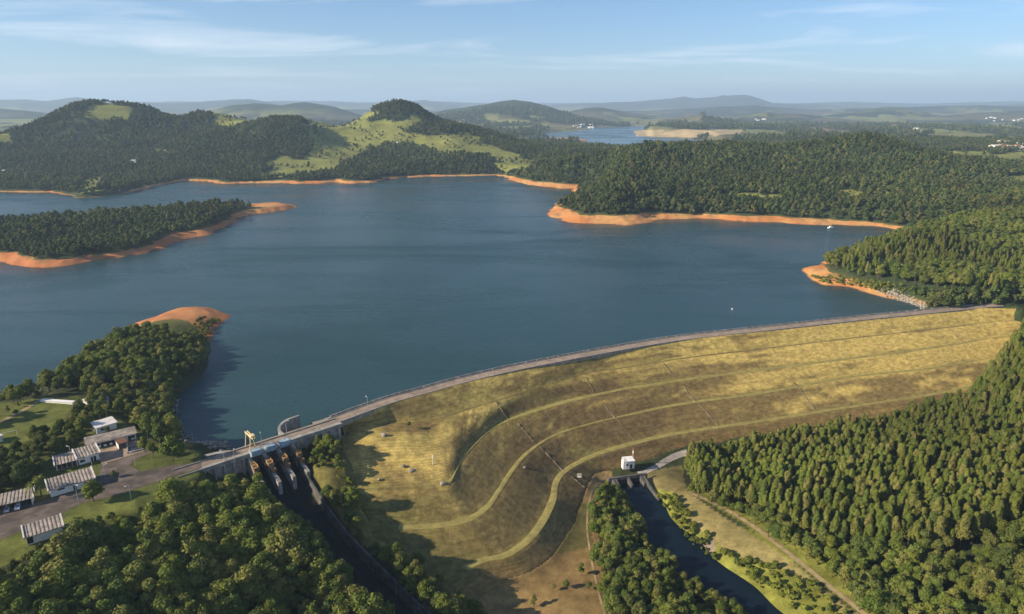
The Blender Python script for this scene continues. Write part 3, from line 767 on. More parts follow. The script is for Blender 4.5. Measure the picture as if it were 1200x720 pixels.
vv = mathn(t, 'MULTIPLY', vv, mrange(t, mw.outputs["Fac"], 0, 1, 0.91, 1.09))
t.links.new(mathn(t, 'MULTIPLY', vv, mrange(t, n_g, 0.3, 0.7, 0.85, 1.15)), hsv.inputs["Value"])
t.links.new(hsv.outputs[0], b.inputs["Base Color"])
b.inputs["Roughness"].default_value = 0.95; b.inputs["Specular IOR Level"].default_value = 0.08
bump(t, b, mathn(t, 'ADD', n_f, mathn(t, 'MULTIPLY', n_g, 0.4)), 0.7, 0.45)
M['turf'] = m
M['gutter'] = simple("earth_stained_gutter", (0.20, 0.15, 0.09), 0.95, 0.4, 0.4)
emb = under(link("embankment", me, m), dam)
M['bench'] = simple("green_bench_track", (0.265, 0.225, 0.070), 0.95, 0.22, 0.3, bmp=0.3)
M['bench_dry'] = simple("dry_bench_track", (0.20, 0.155, 0.055), 0.95, 0.3, 0.2, bmp=0.3)
for c_in, c_out, z, k_ in benches:
    i1 = NC - 26
    i0 = {1: 28, 2: 68, 3: 24, 4: 36}[k_]
    fr = np.linspace(0.03, 0.97, 5)
    X_ = np.array([(c_in * (1 - f) + c_out * f)[i0:i1, 0] for f in fr]); Y_ = np.array([(c_in * (1 - f) + c_out * f)[i0:i1, 1] for f in fr])
    bz = np.array([np.full(X_.shape[1], z + 0.16 + (0.06 if 0 < q_ < 4 else -0.06)) for q_ in range(5)])
    o = under(link("bench_track", grid_mesh("bench_track", X_, Y_, bz), M['bench_dry' if k_ == 1 else 'bench']), dam)

# crest road, kerbs, parapet
CR = AXIS[4:-1]
def ribbon(line, o0, o1, z, name, mat, nsub=3):
    f = np.linspace(o0, o1, nsub)
    ls = [offset_line(line, q) for q in f]
    zz = np.broadcast_to(np.asarray(z, float), len(line))
    return link(name, grid_mesh(name, np.array([l[:, 0] for l in ls]), np.array([l[:, 1] for l in ls]), np.array([zz for _ in ls])), mat)
core = MB()
i0c = i_sp1 - 4
l1, l2 = offset_line(AXIS, 4.2), offset_line(AXIS, -3.6); l3 = offset_line(AXIS, 19.5)
vs, fs = [], []
for i in range(i0c, len(AXIS)):
    vs += [(*l2[i], CREST_Z - 0.02), (*l1[i], CREST_Z - 0.02), (*l3[i], -2.0), (*l2[i], 7.5)]
nn_ = len(AXIS) - i0c
for i in range(nn_ - 1):
    a, c = 4 * i, 4 * i + 4
    fs += [(a, a + 1, c + 1, c), (a + 1, a + 2, c + 2, c + 1), (a + 3, a, c, c + 3)]
core.add(vs, fs, 0)
under(core.build("riprap_face", M['rock']), dam)
under(ribbon(CR, -2.9, 2.3, CREST_Z + 0.05, "crest_road", M['deck'], 4), dam)
under(ribbon(AXIS[i_sp1 - 1:-1], -3.55, -2.95, CREST_Z + 0.03, "verge", M['gravel'], 2), dam)
under(strip_wall(AXIS[i_sp1 - 1:-1], CREST_Z - 0.4, CREST_Z + 0.35, 0.25, "kerb", M['concrete'], None, 2.5), dam)
under(strip_wall(AXIS[i_sp1:-3], CREST_Z - 0.5, CREST_Z + 0.75, 0.35, "parapet", M['concrete'], None, 4.0), dam)
gp = MB()
for s_ in np.arange(AX_S[i_sp1] + 3, AX_S[-2], 7.0):
    q = np.array([np.interp(s_, AX_S, offset_line(AXIS, 3.3)[:, 0]), np.interp(s_, AX_S, offset_line(AXIS, 3.3)[:, 1])])
    gp.box((q[0], q[1], CREST_Z + 0.45), (0.35, 0.35, 0.95), random.random())
o = gp.build("guard_post", M['concrete']); o["kind"] = "stuff"; under(o, dam)

# concrete gutters down the slope
DZG = ZDAM
def dam_hit(u, v):
    p = ray(u, v)
    # nearest vertex of the dam surface in the picture
    pu, pv = project(DX, DY, DZ)
    i = np.argmin((pu - u) ** 2 + (pv - v) ** 2)
    return np.array([DX.flat[i], DY.flat[i], DZ.flat[i]])
gut = [[(580,470),(598,492)],[(607,498),(625,518)],[(633,524),(662,551)],[(668,556),(685,572)],[(686,443),(697,460)],[(708,475),(742,512)],[(777,425),(790,440)],[(800,452),(842,498)],[(930,447),(955,478)],[(1120,393),(1135,404)]]
def dam_z(x, y):
    i = np.argsort((DX - x).ravel() ** 2 + (DY - y).ravel() ** 2)[:4]
    d_ = np.hypot(DX.flat[i] - x, DY.flat[i] - y) + 0.05
    return float((DZ.flat[i] / d_).sum() / (1 / d_).sum())
def on_dam_px(u, v):
    """where the line of sight meets the dam's face"""
    d_ = ray(u, v); best = None
    for t_ in np.linspace(180, 620, 900):
        p = np.array([0, 0, CAM_Z]) + d_ * t_
        if p[2] <= samp(ZDAM, p[0], p[1]): return np.array([p[0], p[1], dam_z(p[0], p[1])])
    return np.array([p[0], p[1], dam_z(p[0], p[1])])
for (a, c) in gut:
    A_, B_ = on_dam_px(*a), on_dam_px(*c)
    mb = MB(); N_ = 10
    pts = [A_ + (B_ - A_) * i / N_ for i in range(N_ + 1)]
    for p in pts: p[2] = dam_z(p[0], p[1]) + 0.22
    dv = (B_ - A_)[:2]; dv /= np.linalg.norm(dv); nv = np.array([-dv[1], dv[0]]) * 0.30
    for i in range(N_):
        p, q = pts[i], pts[i + 1]
        vs = [(*(p[:2] - nv), p[2]), (*(p[:2] + nv), p[2]), (*(q[:2] + nv), q[2]), (*(q[:2] - nv), q[2])]
        mb.add(vs + [(x, y, z - 0.8) for x, y, z in vs], [(0, 1, 2, 3), (0, 4, 5, 1), (1, 5, 6, 2), (2, 6, 7, 3), (3, 7, 4, 0)])
    under(mb.build("drain_gutter", M['gutter']), dam)

# ------------------------------------------------------------------ spillway
spill = tag(empty("spillway", (*SP_O, CREST_Z)), "concrete spillway with three gate bays and long chute beside the dam", "spillway")
def sp(e, n_): return SP_O + SP_E * e + SP_N * n_
SP_RZ = math.atan2(SP_E[1], SP_E[0])
mb = MB()
mb.prism([sp(-37, -3.6), sp(34, -3.6), sp(34, 3.4), sp(-37, 3.4)], CREST_Z - 1.2, CREST_Z - 0.03)
under(mb.build("bridge_deck", M['concrete']), spill)
for e_, n_, nm in ((3.42, 0, "deck_kerb"), (-3.55, 0, "deck_kerb")):
    mb = MB(); mb.prism([sp(-37, e_ - .15), sp(34, e_ - .15), sp(34, e_ + .15), sp(-37, e_ + .15)], CREST_Z - 0.03, CREST_Z + 0.55)
    under(mb.build(nm, M['concrete']), spill)
BAY = [-9.3, -3.1, 3.1, 9.3]
for e_ in BAY:                                                   # piers
    mb = MB()
    pr = [(-5.2, -6.0), (-4.6, 8.8), (4.0, 8.8), (5.5, 7.8), (10.0, 6.6), (11.5, 4.0), (18.5, 1.6), (18.5, -6.0)]
    vs = []
    for s_ in (-0.75, 0.75):
        for n_, z_ in pr: vs.append((*sp(e_ + s_, n_), z_))
    k_ = len(pr)
    mb.add(vs, [tuple(range(k_)), tuple(range(2 * k_ - 1, k_ - 1, -1))] + [(i, (i + 1) % k_, (i + 1) % k_ + k_, i + k_) for i in range(k_)])
    pier = under(mb.build("pier", M['concrete']), spill)
    mb = MB()                                                    # trunnion steelwork on the pier's nose
    c = sp(e_, 8.4); mb.box((*c, 7.6), (2.0, 3.0, 0.35), SP_RZ); mb.box((*sp(e_, 10.4), 6.6), (2.3, 2.2, 1.5), SP_RZ)
    mb.box((*sp(e_, 12.4), 4.6), (1.9, 2.4, 1.6), SP_RZ)
    for q_ in range(4): mb.tube((*sp(e_ - 0.8 + 0.1 * q_, 6.2 + q_ * 1.9), 8.9 - q_ * 1.0), (*sp(e_ - 0.8 + 0.1 * q_, 8.0 + q_ * 1.9), 7.9 - q_ * 1.0), 0.12)
    mb.box((*sp(e_ + 0.7, 9.0), 7.9), (0.12, 5.0, 1.0), SP_RZ)
    st = mb.build("trunnion_frame", M['rust']); under(st, spill)
for i in range(3):                                               # gates, hoists
    ec = (BAY[i] + BAY[i + 1]) / 2
    mb = MB(); N_ = 8; prv = None
    for q_ in range(N_ + 1):
        an = math.radians(-25 + 60 * q_ / N_)
        n_ = 9.5 - 7.5 * math.cos(an); z_ = 5.0 + 7.5 * math.sin(an) - 0.8
        cur = [(*sp(ec - 2.4, n_), z_), (*sp(ec + 2.4, n_), z_)]
        if prv: mb.add([prv[0], prv[1], cur[1], cur[0]], [(0, 1, 2, 3)])
        prv = cur
    for s_ in (-1.3, 1.3):
        mb.tube((*sp(ec + s_, 2.4), 2.5), (*sp(ec + s_ * 1.5, 9.4), 5.0), 0.22); mb.tube((*sp(ec + s_, 2.6), 7.2), (*sp(ec + s_ * 1.5, 9.4), 5.2), 0.22)
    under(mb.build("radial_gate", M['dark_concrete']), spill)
    mb = MB(); c = sp(ec - 0.6, 4.6)
    mb.box((*c, CREST_Z + 0.95), (4.0, 2.4, 1.7), SP_RZ); mb.box((*c, CREST_Z + 1.9), (4.4, 2.8, 0.22), SP_RZ)
    mb.box((*sp(ec - 0.6, 3.5), CREST_Z - 0.3), (4.4, 4.4, 0.4), SP_RZ); mb.box((*sp(ec + 1.9, 4.6), CREST_Z + 0.8), (1.0, 1.6, 1.4), SP_RZ)
    under(mb.build("hoist_house", M['blue']), spill)
# chute floor and walls
CC = np.vstack([catmull(CH_C, 8)]); tt = np.linspace(0, 1, len(CC)); ti = np.linspace(0, 1, len(CH_C))
cw, cz, ct = np.interp(tt, ti, CH_W), np.interp(tt, ti, CH_Z), np.interp(tt, ti, CH_T)
nr_ = np.gradient(CC, axis=0); nr_ /= np.linalg.norm(nr_, axis=1)[:, None]; nr_ = np.stack([-nr_[:, 1], nr_[:, 0]], 1)
fr = np.linspace(-1, 1, 9)
under(link("chute_floor", grid_mesh("chute_floor", np.array([CC[:, 0] + nr_[:, 0] * cw * f for f in fr]), np.array([CC[:, 1] + nr_[:, 1] * cw * f for f in fr]), np.array([cz for f in fr])), M['shaded_concrete']), spill)
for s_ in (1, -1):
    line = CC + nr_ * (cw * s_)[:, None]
    under(strip_wall(line[4:], cz[4:] - 2.5, ct[4:], 0.7, "chute_wall", M['dark_concrete']), spill)  # darker concrete: the chute's shade is partly in the wall colour
    for i in range(16, len(line) - 1):
        for h_ in (0.0, 0.5):
            q = line[i] * (1 - h_) + line[i + 1] * h_ + nr_[i] * s_ * -0.45
            mb = MB(); mb.box((*q, (cz[i] + ct[i]) / 2 - 0.3), (0.5, 0.5, ct[i] - cz[i] - 0.4), math.atan2(nr_[i][1], nr_[i][0]))
            under(mb.build("wall_rib", M['dark_concrete']), spill)
# buttressed abutment walls each side of the bays
def abut(e0, e1, nrib):
    mb = MB(); mb.prism([sp(e0, 2.2), sp(e1, 2.2), sp(e1, 2.9), sp(e0, 2.9)], -7.0, CREST_Z - 1.2)
    w_ = under(mb.build("abutment_wall", M['concrete']), spill)
    for e_ in np.linspace(e0 + 1.5, e1 - 1.5, nrib):
        mb = MB(); mb.prism([sp(e_ - .35, 2.9), sp(e_ + .35, 2.9), sp(e_ + .35, 4.0), sp(e_ - .35, 4.0)], -7.0, CREST_Z - 1.2)
        under(mb.build("buttress", M['concrete']), spill)
abut(-36, -10.3, 7); abut(10.3, 33, 6)
mb = MB(); mb.prism([sp(-10, -3.6), sp(10, -3.6), sp(10, 0.0), sp(-10, 0.0)], -6.0, 2.4)
under(mb.build("weir_sill", M['dark_concrete']), spill)
for e0, e1 in ((-36, -10), (10, 34)):
    mb = MB(); mb.prism([sp(e0, -3.9), sp(e1, -3.9), sp(e1, -3.0), sp(e0, -3.0)], -6.0, CREST_Z - 1.2)
    under(mb.build("upstream_wall", M['concrete']), spill)

# curved guide walls in the water
def guide_wall(pts, z1, thick, label):
    line = catmull(pts, 8)
    root = tag(empty("guide_wall", (*line[0], 0)), label, "wall", kind="thing")
    under(strip_wall(line, -6.0, z1, thick, "wall_shell", M['concrete']), root)
    under(strip_wall(line, z1, z1 + 0.25, thick + 0.3, "coping", M['concrete']), root)
gr0 = P(317, 510, 10)[:2]
guide_wall([sp(9.2, -3.7), sp(9.0, -8.0), sp(11.2, -13.0), sp(16.0, -16.8), sp(22.5, -17.6)], CREST_Z + 0.2, 0.9, "tall dark curved guide wall in the water right of the gantry")
guide_wall([sp(-10.2, -3.7), sp(-12.0, -7.0), sp(-15.5, -9.6), sp(-20, -11.0), sp(-24, -11.2)], CREST_Z - 2.0, 1.8, "pale thick-topped curved guide wall at the shore left of the gates")

# ------------------------------------------------------------------ roads and yards as sheets on the ground
def sheet(name, px, z, mat, lift, dens=1.6):
    poly = px_poly(px, z)
    bm = bmesh.new(); f = bm.faces.new([bm.verts.new((p[0], p[1], 0)) for p in poly])
    bmesh.ops.triangulate(bm, faces=[f])
    for _ in range(3): bmesh.ops.subdivide_edges(bm, edges=[e for e in bm.edges if e.calc_length() > dens * 3], cuts=1, use_grid_fill=True)
    bmesh.ops.triangulate(bm, faces=bm.faces)
    for v_ in bm.verts: v_.co.z = max(float(ground(v_.co.x, v_.co.y)), z if z > 5 else -99) + lift
    me = bpy.data.meshes.new(name); bm.to_mesh(me); bm.free()
    if sum(p.normal.z for p in me.polygons) < 0: me.flip_normals()
    return tag(link(name, me, mat), kind="structure")
sheet("yard_road", [(-60,655),(0,633),(28,621),(68,608),(76,600),(88,593),(100,589),(128,583),(160,573),(192,562),(215,555),(236,549),(236,541),(215,545),(200,546),(190,548),(165,553),(152,546),(160,538),(181,530),(179,527),(119,545),(113,569),(60,585),(0,602),(-60,617)], 10.0, M['asphalt'], 0.06)
sheet("paved_yard", [(103,531),(133,522),(161,515),(166,521),(179,526),(150,535),(119,544),(116,537)], 10.0, M['apron'], 0.05)
sheet("dirt_path", [(0,497),(-12,506),(-12,503),(0,494),(22,482),(44,470),(47,471),(25,484)], 10.0, M['dirt'], 0.05)
def ribbon_px(name, pts, width, mat, lift, n_=10):
    c = catmull([hit(u, v, Z)[:2] for u, v in pts], n_)
    ls = [offset_line(c, q) for q in np.linspace(-width / 2, width / 2, 5)]
    X_ = np.array([l[:, 0] for l in ls]); Y_ = np.array([l[:, 1] for l in ls])
    fl = np.argsort([1])  # keep row order
    o = link(name, grid_mesh(name, X_, Y_, ground(X_, Y_) + lift), mat)
    if o.data.polygons[0].normal.z < 0: o.data.flip_normals()
    return tag(o, kind="structure")
ribbon_px("gravel_track", [(748,556),(758,553),(770,547),(782,540),(795,534),(806,531)], 3.4, M['gravel'], 0.10)
ribbon_px("dirt_track", [(806,577),(840,592),(875,612),(905,634),(940,662),(975,690),(1008,716),(1040,745)], 1.9, M['dirt'], 0.12)
ribbon_px("toe_path", [(712,556),(697,572),(690,590),(688,620),(692,650),(698,680),(706,712),(716,745)], 0.8, M['dirt'], 0.10)

# ------------------------------------------------------------------ houses of the dam keepers
def house(pxA, pxB, depth, h_front, h_back, label, cat, roof='roof', ribs=True, doors=(), windows=(), open_front=False, name="house", group=None, z=10.0, over=0.5, wallmat='white'):
    A_, B_ = P(*pxA, z)[:2], P(*pxB, z)[:2]
    ex = B_ - A_; Ln = np.linalg.norm(ex); ex /= Ln; ey = np.array([-ex[1], ex[0]])
    if ey[1] < 0: ey = -ey
    rz = math.atan2(ex[1], ex[0])
    root = tag(empty(name, (A_[0], A_[1], z), rz), label, cat, group)
    def bx(nm, c, s, mat, par=root):
        mb = MB(); mb.box(c, s); return mb.build(nm, M[mat], par)
    th = 0.25
    def wallprism(x0, x1, y0, y1, za, zb):
        mb = MB(); mb.prism([(x0, y0), (x1, y0), (x1, y1), (x0, y1)], -0.5, [za, za, zb, zb]); return mb
    hz = lambda y: h_front + (h_back - h_front) * y / depth
    for x0, x1 in ((0, th), (Ln - th, Ln)):
        wallprism(x0, x1, 0, depth, hz(0) - .02, hz(depth) - .02).build("side_wall", M[wallmat], root)
    wallprism(th, Ln - th, depth - th, depth, hz(depth - th) - .02, hz(depth) - .02).build("back_wall", M[wallmat], root)
    if not open_front:
        w_ = wallprism(th, Ln - th, 0, th, hz(0) - .02, hz(th) - .02).build("front_wall", M[wallmat], root)
        for (f, wd, hh) in doors:
            bx("door", (f * Ln, -0.03, hh / 2), (wd, 0.10, hh), 'dark')
        for (f, wd, hh, zb) in windows:
            mb = MB(); mb.box((f * Ln, -0.02, zb + hh / 2), (wd + 0.2, 0.10, hh + 0.2)); wn = mb.build("window", M['concrete'], root)
            mb = MB(); mb.box((f * Ln, -0.06, zb + hh / 2), (wd, 0.08, hh)); mb.build("pane", M['glass'], wn)
    else:
        for f in np.linspace(0.0, 1.0, 5)[1:-1]: bx("post", (f * Ln, 0.15, hz(0) / 2 - 0.1), (0.25, 0.25, hz(0) - 0.2), 'concrete')
        bx("floor_slab", (Ln / 2, depth / 2, -0.2), (Ln - 0.6, depth - 0.6, 0.6), 'apron')
    mb = MB()
    y0, y1 = -over * 1.6, depth + over
    sl = (h_back - h_front) / depth
    vs = []
    for zz in (0.02, 0.14):
        for x, y in ((-over, y0), (Ln + over, y0), (Ln + over, y1), (-over, y1)): vs.append((x, y, hz(y) + zz))
    mb.add(vs, [(3, 2, 1, 0), (4, 5, 6, 7), (0, 1, 5, 4), (1, 2, 6, 5), (2, 3, 7, 6), (3, 0, 4, 7)])
    rf = mb.build("roof", M[roof], root)
    if ribs:
        for x in np.arange(0.4, Ln - 0.2, 1.15):
            mb = MB(); vs = []
            for w_, zz in ((0.34, 0.14), (0.24, 0.27)):
                for xx, y in ((x - w_, y0), (x + w_, y0), (x + w_, y1), (x - w_, y1)): vs.append((xx, y, hz(y) + zz))
            mb.add(vs, [(3, 2, 1, 0), (4, 5, 6, 7), (0, 1, 5, 4), (1, 2, 6, 5), (2, 3, 7, 6), (3, 0, 4, 7)])
            mb.build("roof_channel", M['roof_rib'], rf)
        for x in (-over, Ln + over):
            mb = MB(); vs = []
            for zz in (-0.25, 0.55):
                for xx, y in ((x - .22, y0 - .2), (x + .22, y0 - .2), (x + .22, y1), (x - .22, y1)): vs.append((xx, y, hz(y) + zz))
            mb.add(vs, [(3, 2, 1, 0), (4, 5, 6, 7), (0, 1, 5, 4), (1, 2, 6, 5), (2, 3, 7, 6), (3, 0, 4, 7)])
            mb.build("verge_beam", M['roof_pale'], rf)
    return root, Ln, ex, ey
M['roof_rib'] = simple("pale_roof_channels", (0.30, 0.255, 0.218), 0.9, 0.3, 0.5)
house((-22,606),(39,591.5),6.5,2.9,3.5,"open-fronted shelter with ribbed roof and parked cars at the left edge","shelter",open_front=True,name="carport")
house((60,583),(111,568),7.2,3.0,3.8,"white house with brown ribbed roof, largest by the yard road","house",doors=((0.55,1.0,2.1),),windows=((0.9,3.4,1.2,0.9),(0.25,2.2,0.5,1.9)),name="ribbed_roof_house")
house((67,552.5),(91.5,546.2),6.5,2.9,3.5,"white building with a dark open front and ribbed roof","house",open_front=True,name="open_workshop")
house((93,545.5),(117,538.5),7.0,3.3,4.0,"small white house with taller ribbed roof adjoining the open workshop","house",doors=((0.62,0.9,2.1),(0.78,0.9,2.1)),windows=((0.18,1.6,0.9,1.0),),name="ribbed_roof_house")
house((102.5,528),(160,514.5),6.0,2.9,3.2,"long low white row building with many dark doors and grey flat roof","row building",roof='roof',ribs=False,doors=tuple((f,1.0,2.1) for f in (0.30,0.42,0.53,0.60,0.66,0.86)),windows=tuple((f,1.5,1.0,1.0) for f in (0.22,0.36,0.48,0.74,0.93)),name="row_building")
house((114,509),(137,502),6.0,3.1,3.5,"small white-roofed building among trees behind the long row building","house",roof='roof_pale',ribs=False,windows=((0.3,1.4,1.0,1.0),),name="white_roofed_house",wallmat='white')
house((32,638),(74,624.5),6.0,2.8,3.5,"ribbed-roof shed with white end wall below the yard road","shed",name="ribbed_roof_shed",doors=((0.1,1.6,2.2),))
house((47.5,471.5),(85,474),1.6,0.9,1.0,"long narrow white bench wall at the far edge of the lawn","shelter",roof='white',ribs=False,name="lawn_shelter",over=0.2)
house((98,474),(104,474.5),4,2.4,2.6,"tiny white hut among trees beyond the lawn","hut",roof='white',ribs=False,name="garden_hut",over=0.2)
house((-8,522),(4,517),5,2.8,3.2,"white hut at the left edge beside the goalposts","hut",roof='roof_pale',ribs=False,name="garden_hut",over=0.3)
house((114,478),(128,475),7,3.0,3.6,"brown-roofed house half hidden in trees on the peninsula","house",roof='roof',ribs=False,name="hidden_house")
house((139.5,527),(150,524),4.5,2.5,2.6,"small brown-roofed shelter on the paved yard","shelter",roof='brownroof',ribs=False,open_front=True,name="yard_shelter",over=0.2)
# tank pit
r_ = empty("water_tank", (*P(158.5, 526.5, 10)[:2], 10.0), math.radians(30)); tag(r_, "dark square sunken tank with pale rim on the paved yard", "tank")
mb = MB()
for x, y, sx, sy in ((0, 2.6, 6.2, .5), (0, -2.6, 6.2, .5), (2.85, 0, .5, 4.7), (-2.85, 0, .5, 4.7)): mb.box((x, y, 0.3), (sx, sy, 0.7))
o = mb.build("rim", M['concrete'], r_); o["kind"] = "stuff"
mb = MB(); mb.box((0, 0, 0.06), (5.2, 4.7, 0.25)); mb.build("water_surface", M['glass'], r_)

# cars
def car(px, rz, paint, label, z=10.06):
    c = P(*px, z)
    root = tag(empty("parked_car", c, rz), label, "car", "cars parked in the yard")
    prof = [(-2.1, 0.32), (-2.15, 0.75), (-1.75, 0.95), (-1.25, 1.0), (-0.75, 1.42), (0.85, 1.45), (1.55, 0.98), (2.1, 0.92), (2.15, 0.35)]
    mb = MB(); k_ = len(prof)
    vs = [(x, -0.82 + (0.12 if z_ > 1.1 else 0), z_) for x, z_ in prof] + [(x, 0.82 - (0.12 if z_ > 1.1 else 0), z_) for x, z_ in prof]
    mb.add(vs, [tuple(range(k_)), tuple(range(2 * k_ - 1, k_ - 1, -1))] + [(i, (i + 1) % k_, (i + 1) % k_ + k_, i + k_) for i in range(k_)])
    mb.build("body", M[paint], root)
    for y in (-0.80, 0.80):
        mb = MB(); vs = []
        for yy in (y - .02, y + .02): vs += [(-1.1, yy, 1.0), (-0.68, yy * .93, 1.34), (0.78, yy * .93, 1.36), (1.3, yy, 1.02)]
        mb.add(vs, [(0, 1, 2, 3), (7, 6, 5, 4), (0, 4, 5, 1), (1, 5, 6, 2), (2, 6, 7, 3), (3, 7, 4, 0)]); mb.build("side_window", M['glass'], root)
    mb = MB(); mb.add([(-1.22, -.66, 1.06), (-1.22, .66, 1.06), (-.8, .6, 1.41), (-.8, -.6, 1.41)], [(0, 1, 2, 3)]); mb.build("windscreen", M['glass'], root)
    for x in (-1.3, 1.3):
        for y in (-0.78, 0.78):
            mb = MB(); mb.tube((x, y - .11, .32), (x, y + .11, .32), .32, n_=12); mb.build("wheel", M['rubber'], root)
car((9.5,598), math.radians(112), 'silver', "silver car parked under the left end of the open shelter")
car((31,592.5), math.radians(112), 'cardark', "dark car parked under the right end of the open shelter")
car((22,595), math.radians(112), 'carwhite', "white car parked in the middle of the open shelter")

# lamp posts
LAMPS = [((85,543),7.5,"lamp post on the grass behind the open workshop"),((109,551),6.5,"lamp post in front of the taller ribbed-roof house"),((124,562),6.5,"lamp post beside the small bush in the yard"),((159,546),6.5,"lamp post at the yard corner near the sunken tank"),((154,586),6.0,"lamp post on the shaded lawn below the road"),((93,594),9.0,"tall lamp post on the road beside the round tree"),((307,522),6.5,"lamp post on the spillway deck between gantry and curved wall"),((275,541),5.0,"lamp post on the deck left of the gates"),((431,478),5.5,"lamp post on the dam crest just right of the spillway"),((263,540),5.0,"lamp post on the deck above the pale guide wall"),((336,508),6.0,"lamp post at the right end of the curved dark wall")]
for px, h, lab in LAMPS:
    c = P(*px, 10.0); root = tag(empty("lamp_post", c, random.uniform(0, 6)), lab, "lamp post", "lamp posts of the yard and dam")
    mb = MB(); mb.tube((0, 0, -0.3), (0, 0, h), 0.11, 0.07, 8); mb.build("pole", M['steel'], root)
    mb = MB(); mb.tube((0, 0, h - .1), (1.0, 0, h + .1), 0.05); mb.box((1.15, 0, h + .1), (0.6, 0.25, 0.12)); mb.build("lamp_head", M['white'], root)
# goalposts
c = P(12, 512, 10); root = tag(empty("goal_frame", c, math.radians(35)), "white football goal frame at the near end of the lawn", "goal")
for x in (-2.6, 2.6):
    mb = MB(); mb.tube((x, 0, -.2), (x, 0, 2.44), 0.09); mb.build("goalpost", M['white'], root)
mb = MB(); mb.tube((-2.68, 0, 2.44), (2.68, 0, 2.44), 0.09); mb.build("crossbar", M['white'], root)

# gantry crane on the deck
g0 = P(294, 526, 10)[:2]
root = tag(empty("gantry_crane", (*g0, CREST_Z), SP_RZ), "cream yellow portal crane standing on the spillway deck", "crane")
for y in (-2.4, 2.6):
    for x in (-1.0, 1.0):
        mb = MB(); mb.tube((x * 1.3, y, 0), (x * .45, y, 6.4), 0.2, 0.17, 6); mb.build("leg", M['yellow'], root)
    mb = MB(); mb.box((0, y, .35), (3.4, .4, .4)); mb.build("sill_beam", M['yellow'], root)
for x in (-.45, .45):
    mb = MB(); mb.box((x, -0.9, 6.7), (.35, 8.6, .6)); mb.build("top_girder", M['yellow'], root)
mb = MB(); mb.box((0, -3.2, 7.25), (1.7, 2.4, .9)); mb.build("hoist", M['yellow'], root)
mb = MB(); mb.tube((0, -4.6, 6.6), (0, -4.6, 3.0), .04); mb.box((0, -4.6, 2.7), (.4, .4, .6)); mb.build("hook_block", M['rust'], root)

# outlet works at the toe
oz = -21.0
c = hit(738, 556, Z); ox, oy = c[0], c[1]; oz = max(c[2], -24.0)
root = tag(empty("outlet_house", (ox, oy, oz), math.radians(12)), "small white valve house at the dam toe above the river", "house")
mb = MB(); mb.box((0, 2.6, 1.9), (4.6, 4.4, 4.2)); mb.build("wall", M['white'], root)
mb = MB(); mb.box((0, 2.6, 4.15), (5.2, 5.0, 0.28)); mb.build("roof", M['white'], root)
mb = MB(); mb.box((0.6, 0.38, 1.2), (1.2, 0.12, 2.3)); mb.build("door", M['dark'], root)
mb = MB(); mb.box((-1.4, 0.38, 2.2), (1.0, 0.12, 1.0)); mb.build("window", M['glass'], root)
mb = MB(); mb.box((-2.9, 1.8, 2.2), (1.1, 2.6, 4.8)); mb.build("side_tower", M['white'], root)
root = tag(empty("outlet_headwall", (RIV[0][0], RIV[0][1], -26)), "concrete outlet head wall with piers at the river's start", "wall", kind="thing")
rd = RIV[2] - RIV[0]; rd /= np.linalg.norm(rd); rn = np.array([-rd[1], rd[0]])
def rv(a, d_): return rn * a + rd * d_
mb = MB(); mb.prism([rv(-10, -1.2), rv(10, -1.2), rv(10, 0.0), rv(-10, 0.0)], -3, 3.6); mb.build("head_wall", M['dark_concrete'], root)
for a in (-6.5, 0, 6.5):
    mb = MB(); mb.prism([rv(a - .5, 0), rv(a + .5, 0), rv(a + .5, 5), rv(a - .5, 5)], -3, [3.0, 3.0, 1.6, 1.6]); mb.build("pier", M['dark_concrete'], root)
for a in (-3.2, 3.2):
    mb = MB(); mb.prism([rv(a - 2.5, 0.02), rv(a + 2.5, 0.02), rv(a + 2.5, 0.2), rv(a - 2.5, 0.2)], -1, 2.2); mb.build("outlet_opening", M['dark'], root)
mb = MB(); mb.prism([rv(7.6, 0), rv(8.4, 0), rv(8.0, 18), rv(7.2, 18)], -3, [3.0, 3.0, 0.8, 0.8]); mb.build("wing_wall", M['dark_concrete'], root)
mb = MB(); mb.prism([rv(-8.4, 0), rv(-7.6, 0), rv(-7.2, 14), rv(-8.0, 14)], -3, [3.0, 3.0, 0.8, 0.8]); mb.build("wing_wall", M['dark_concrete'], root)
c = hit(741, 546, Z)
root = tag(empty("lattice_mast", c), "thin red and white lattice mast behind the valve house", "mast")
mb = MB(); H_ = 9.5
for x, y in ((-.35, -.2), (.35, -.2), (0, .4)): mb.tube((x, y, -.4), (x * .5, y * .5, H_), .07, .05, 5)
mb.build("mast_legs", M['white'], root)
for q_ in range(6):
    mb = MB(); z_ = 0.6 + q_ * 1.5
    mb.tube((-.34, -.2, z_), (.32, -.2, z_ + .75), .05, n_=5); mb.tube((.32, -.2, z_ + .75), (-.3, -.15, z_ + 1.4), .05, n_=5); mb.box((0, 0, z_ + 1.1), (.7, .5, .5))
    mb.build("lattice_brace", M['redpaint' if q_ % 2 else 'white'], root)
c = on_dam_px(679, 558)
root = tag(empty("drain_box", c), "small white concrete drain box on the lower dam slope", "drain box")
mb = MB(); mb.box((0, 0, .4), (1.8, 1.5, 1.2)); mb.build("chamber", M['white'], root)
mb = MB(); mb.box((0, 0, 1.06), (2.1, 1.8, .14)); mb.build("lid", M['concrete'], root)
c = on_dam_px(507, 537)
root = tag(empty("survey_pillar", c), "pale survey pillar standing on the mound near the dark hollow", "pillar")
mb = MB(); mb.tube((0, 0, -.3), (0, 0, 3.6), .16, .12, 8); mb.build("shaft", M['white'], root)
mb = MB(); mb.box((0, 0, 3.75), (.8, .5, .5)); mb.build("head_plate", M['white'], root)

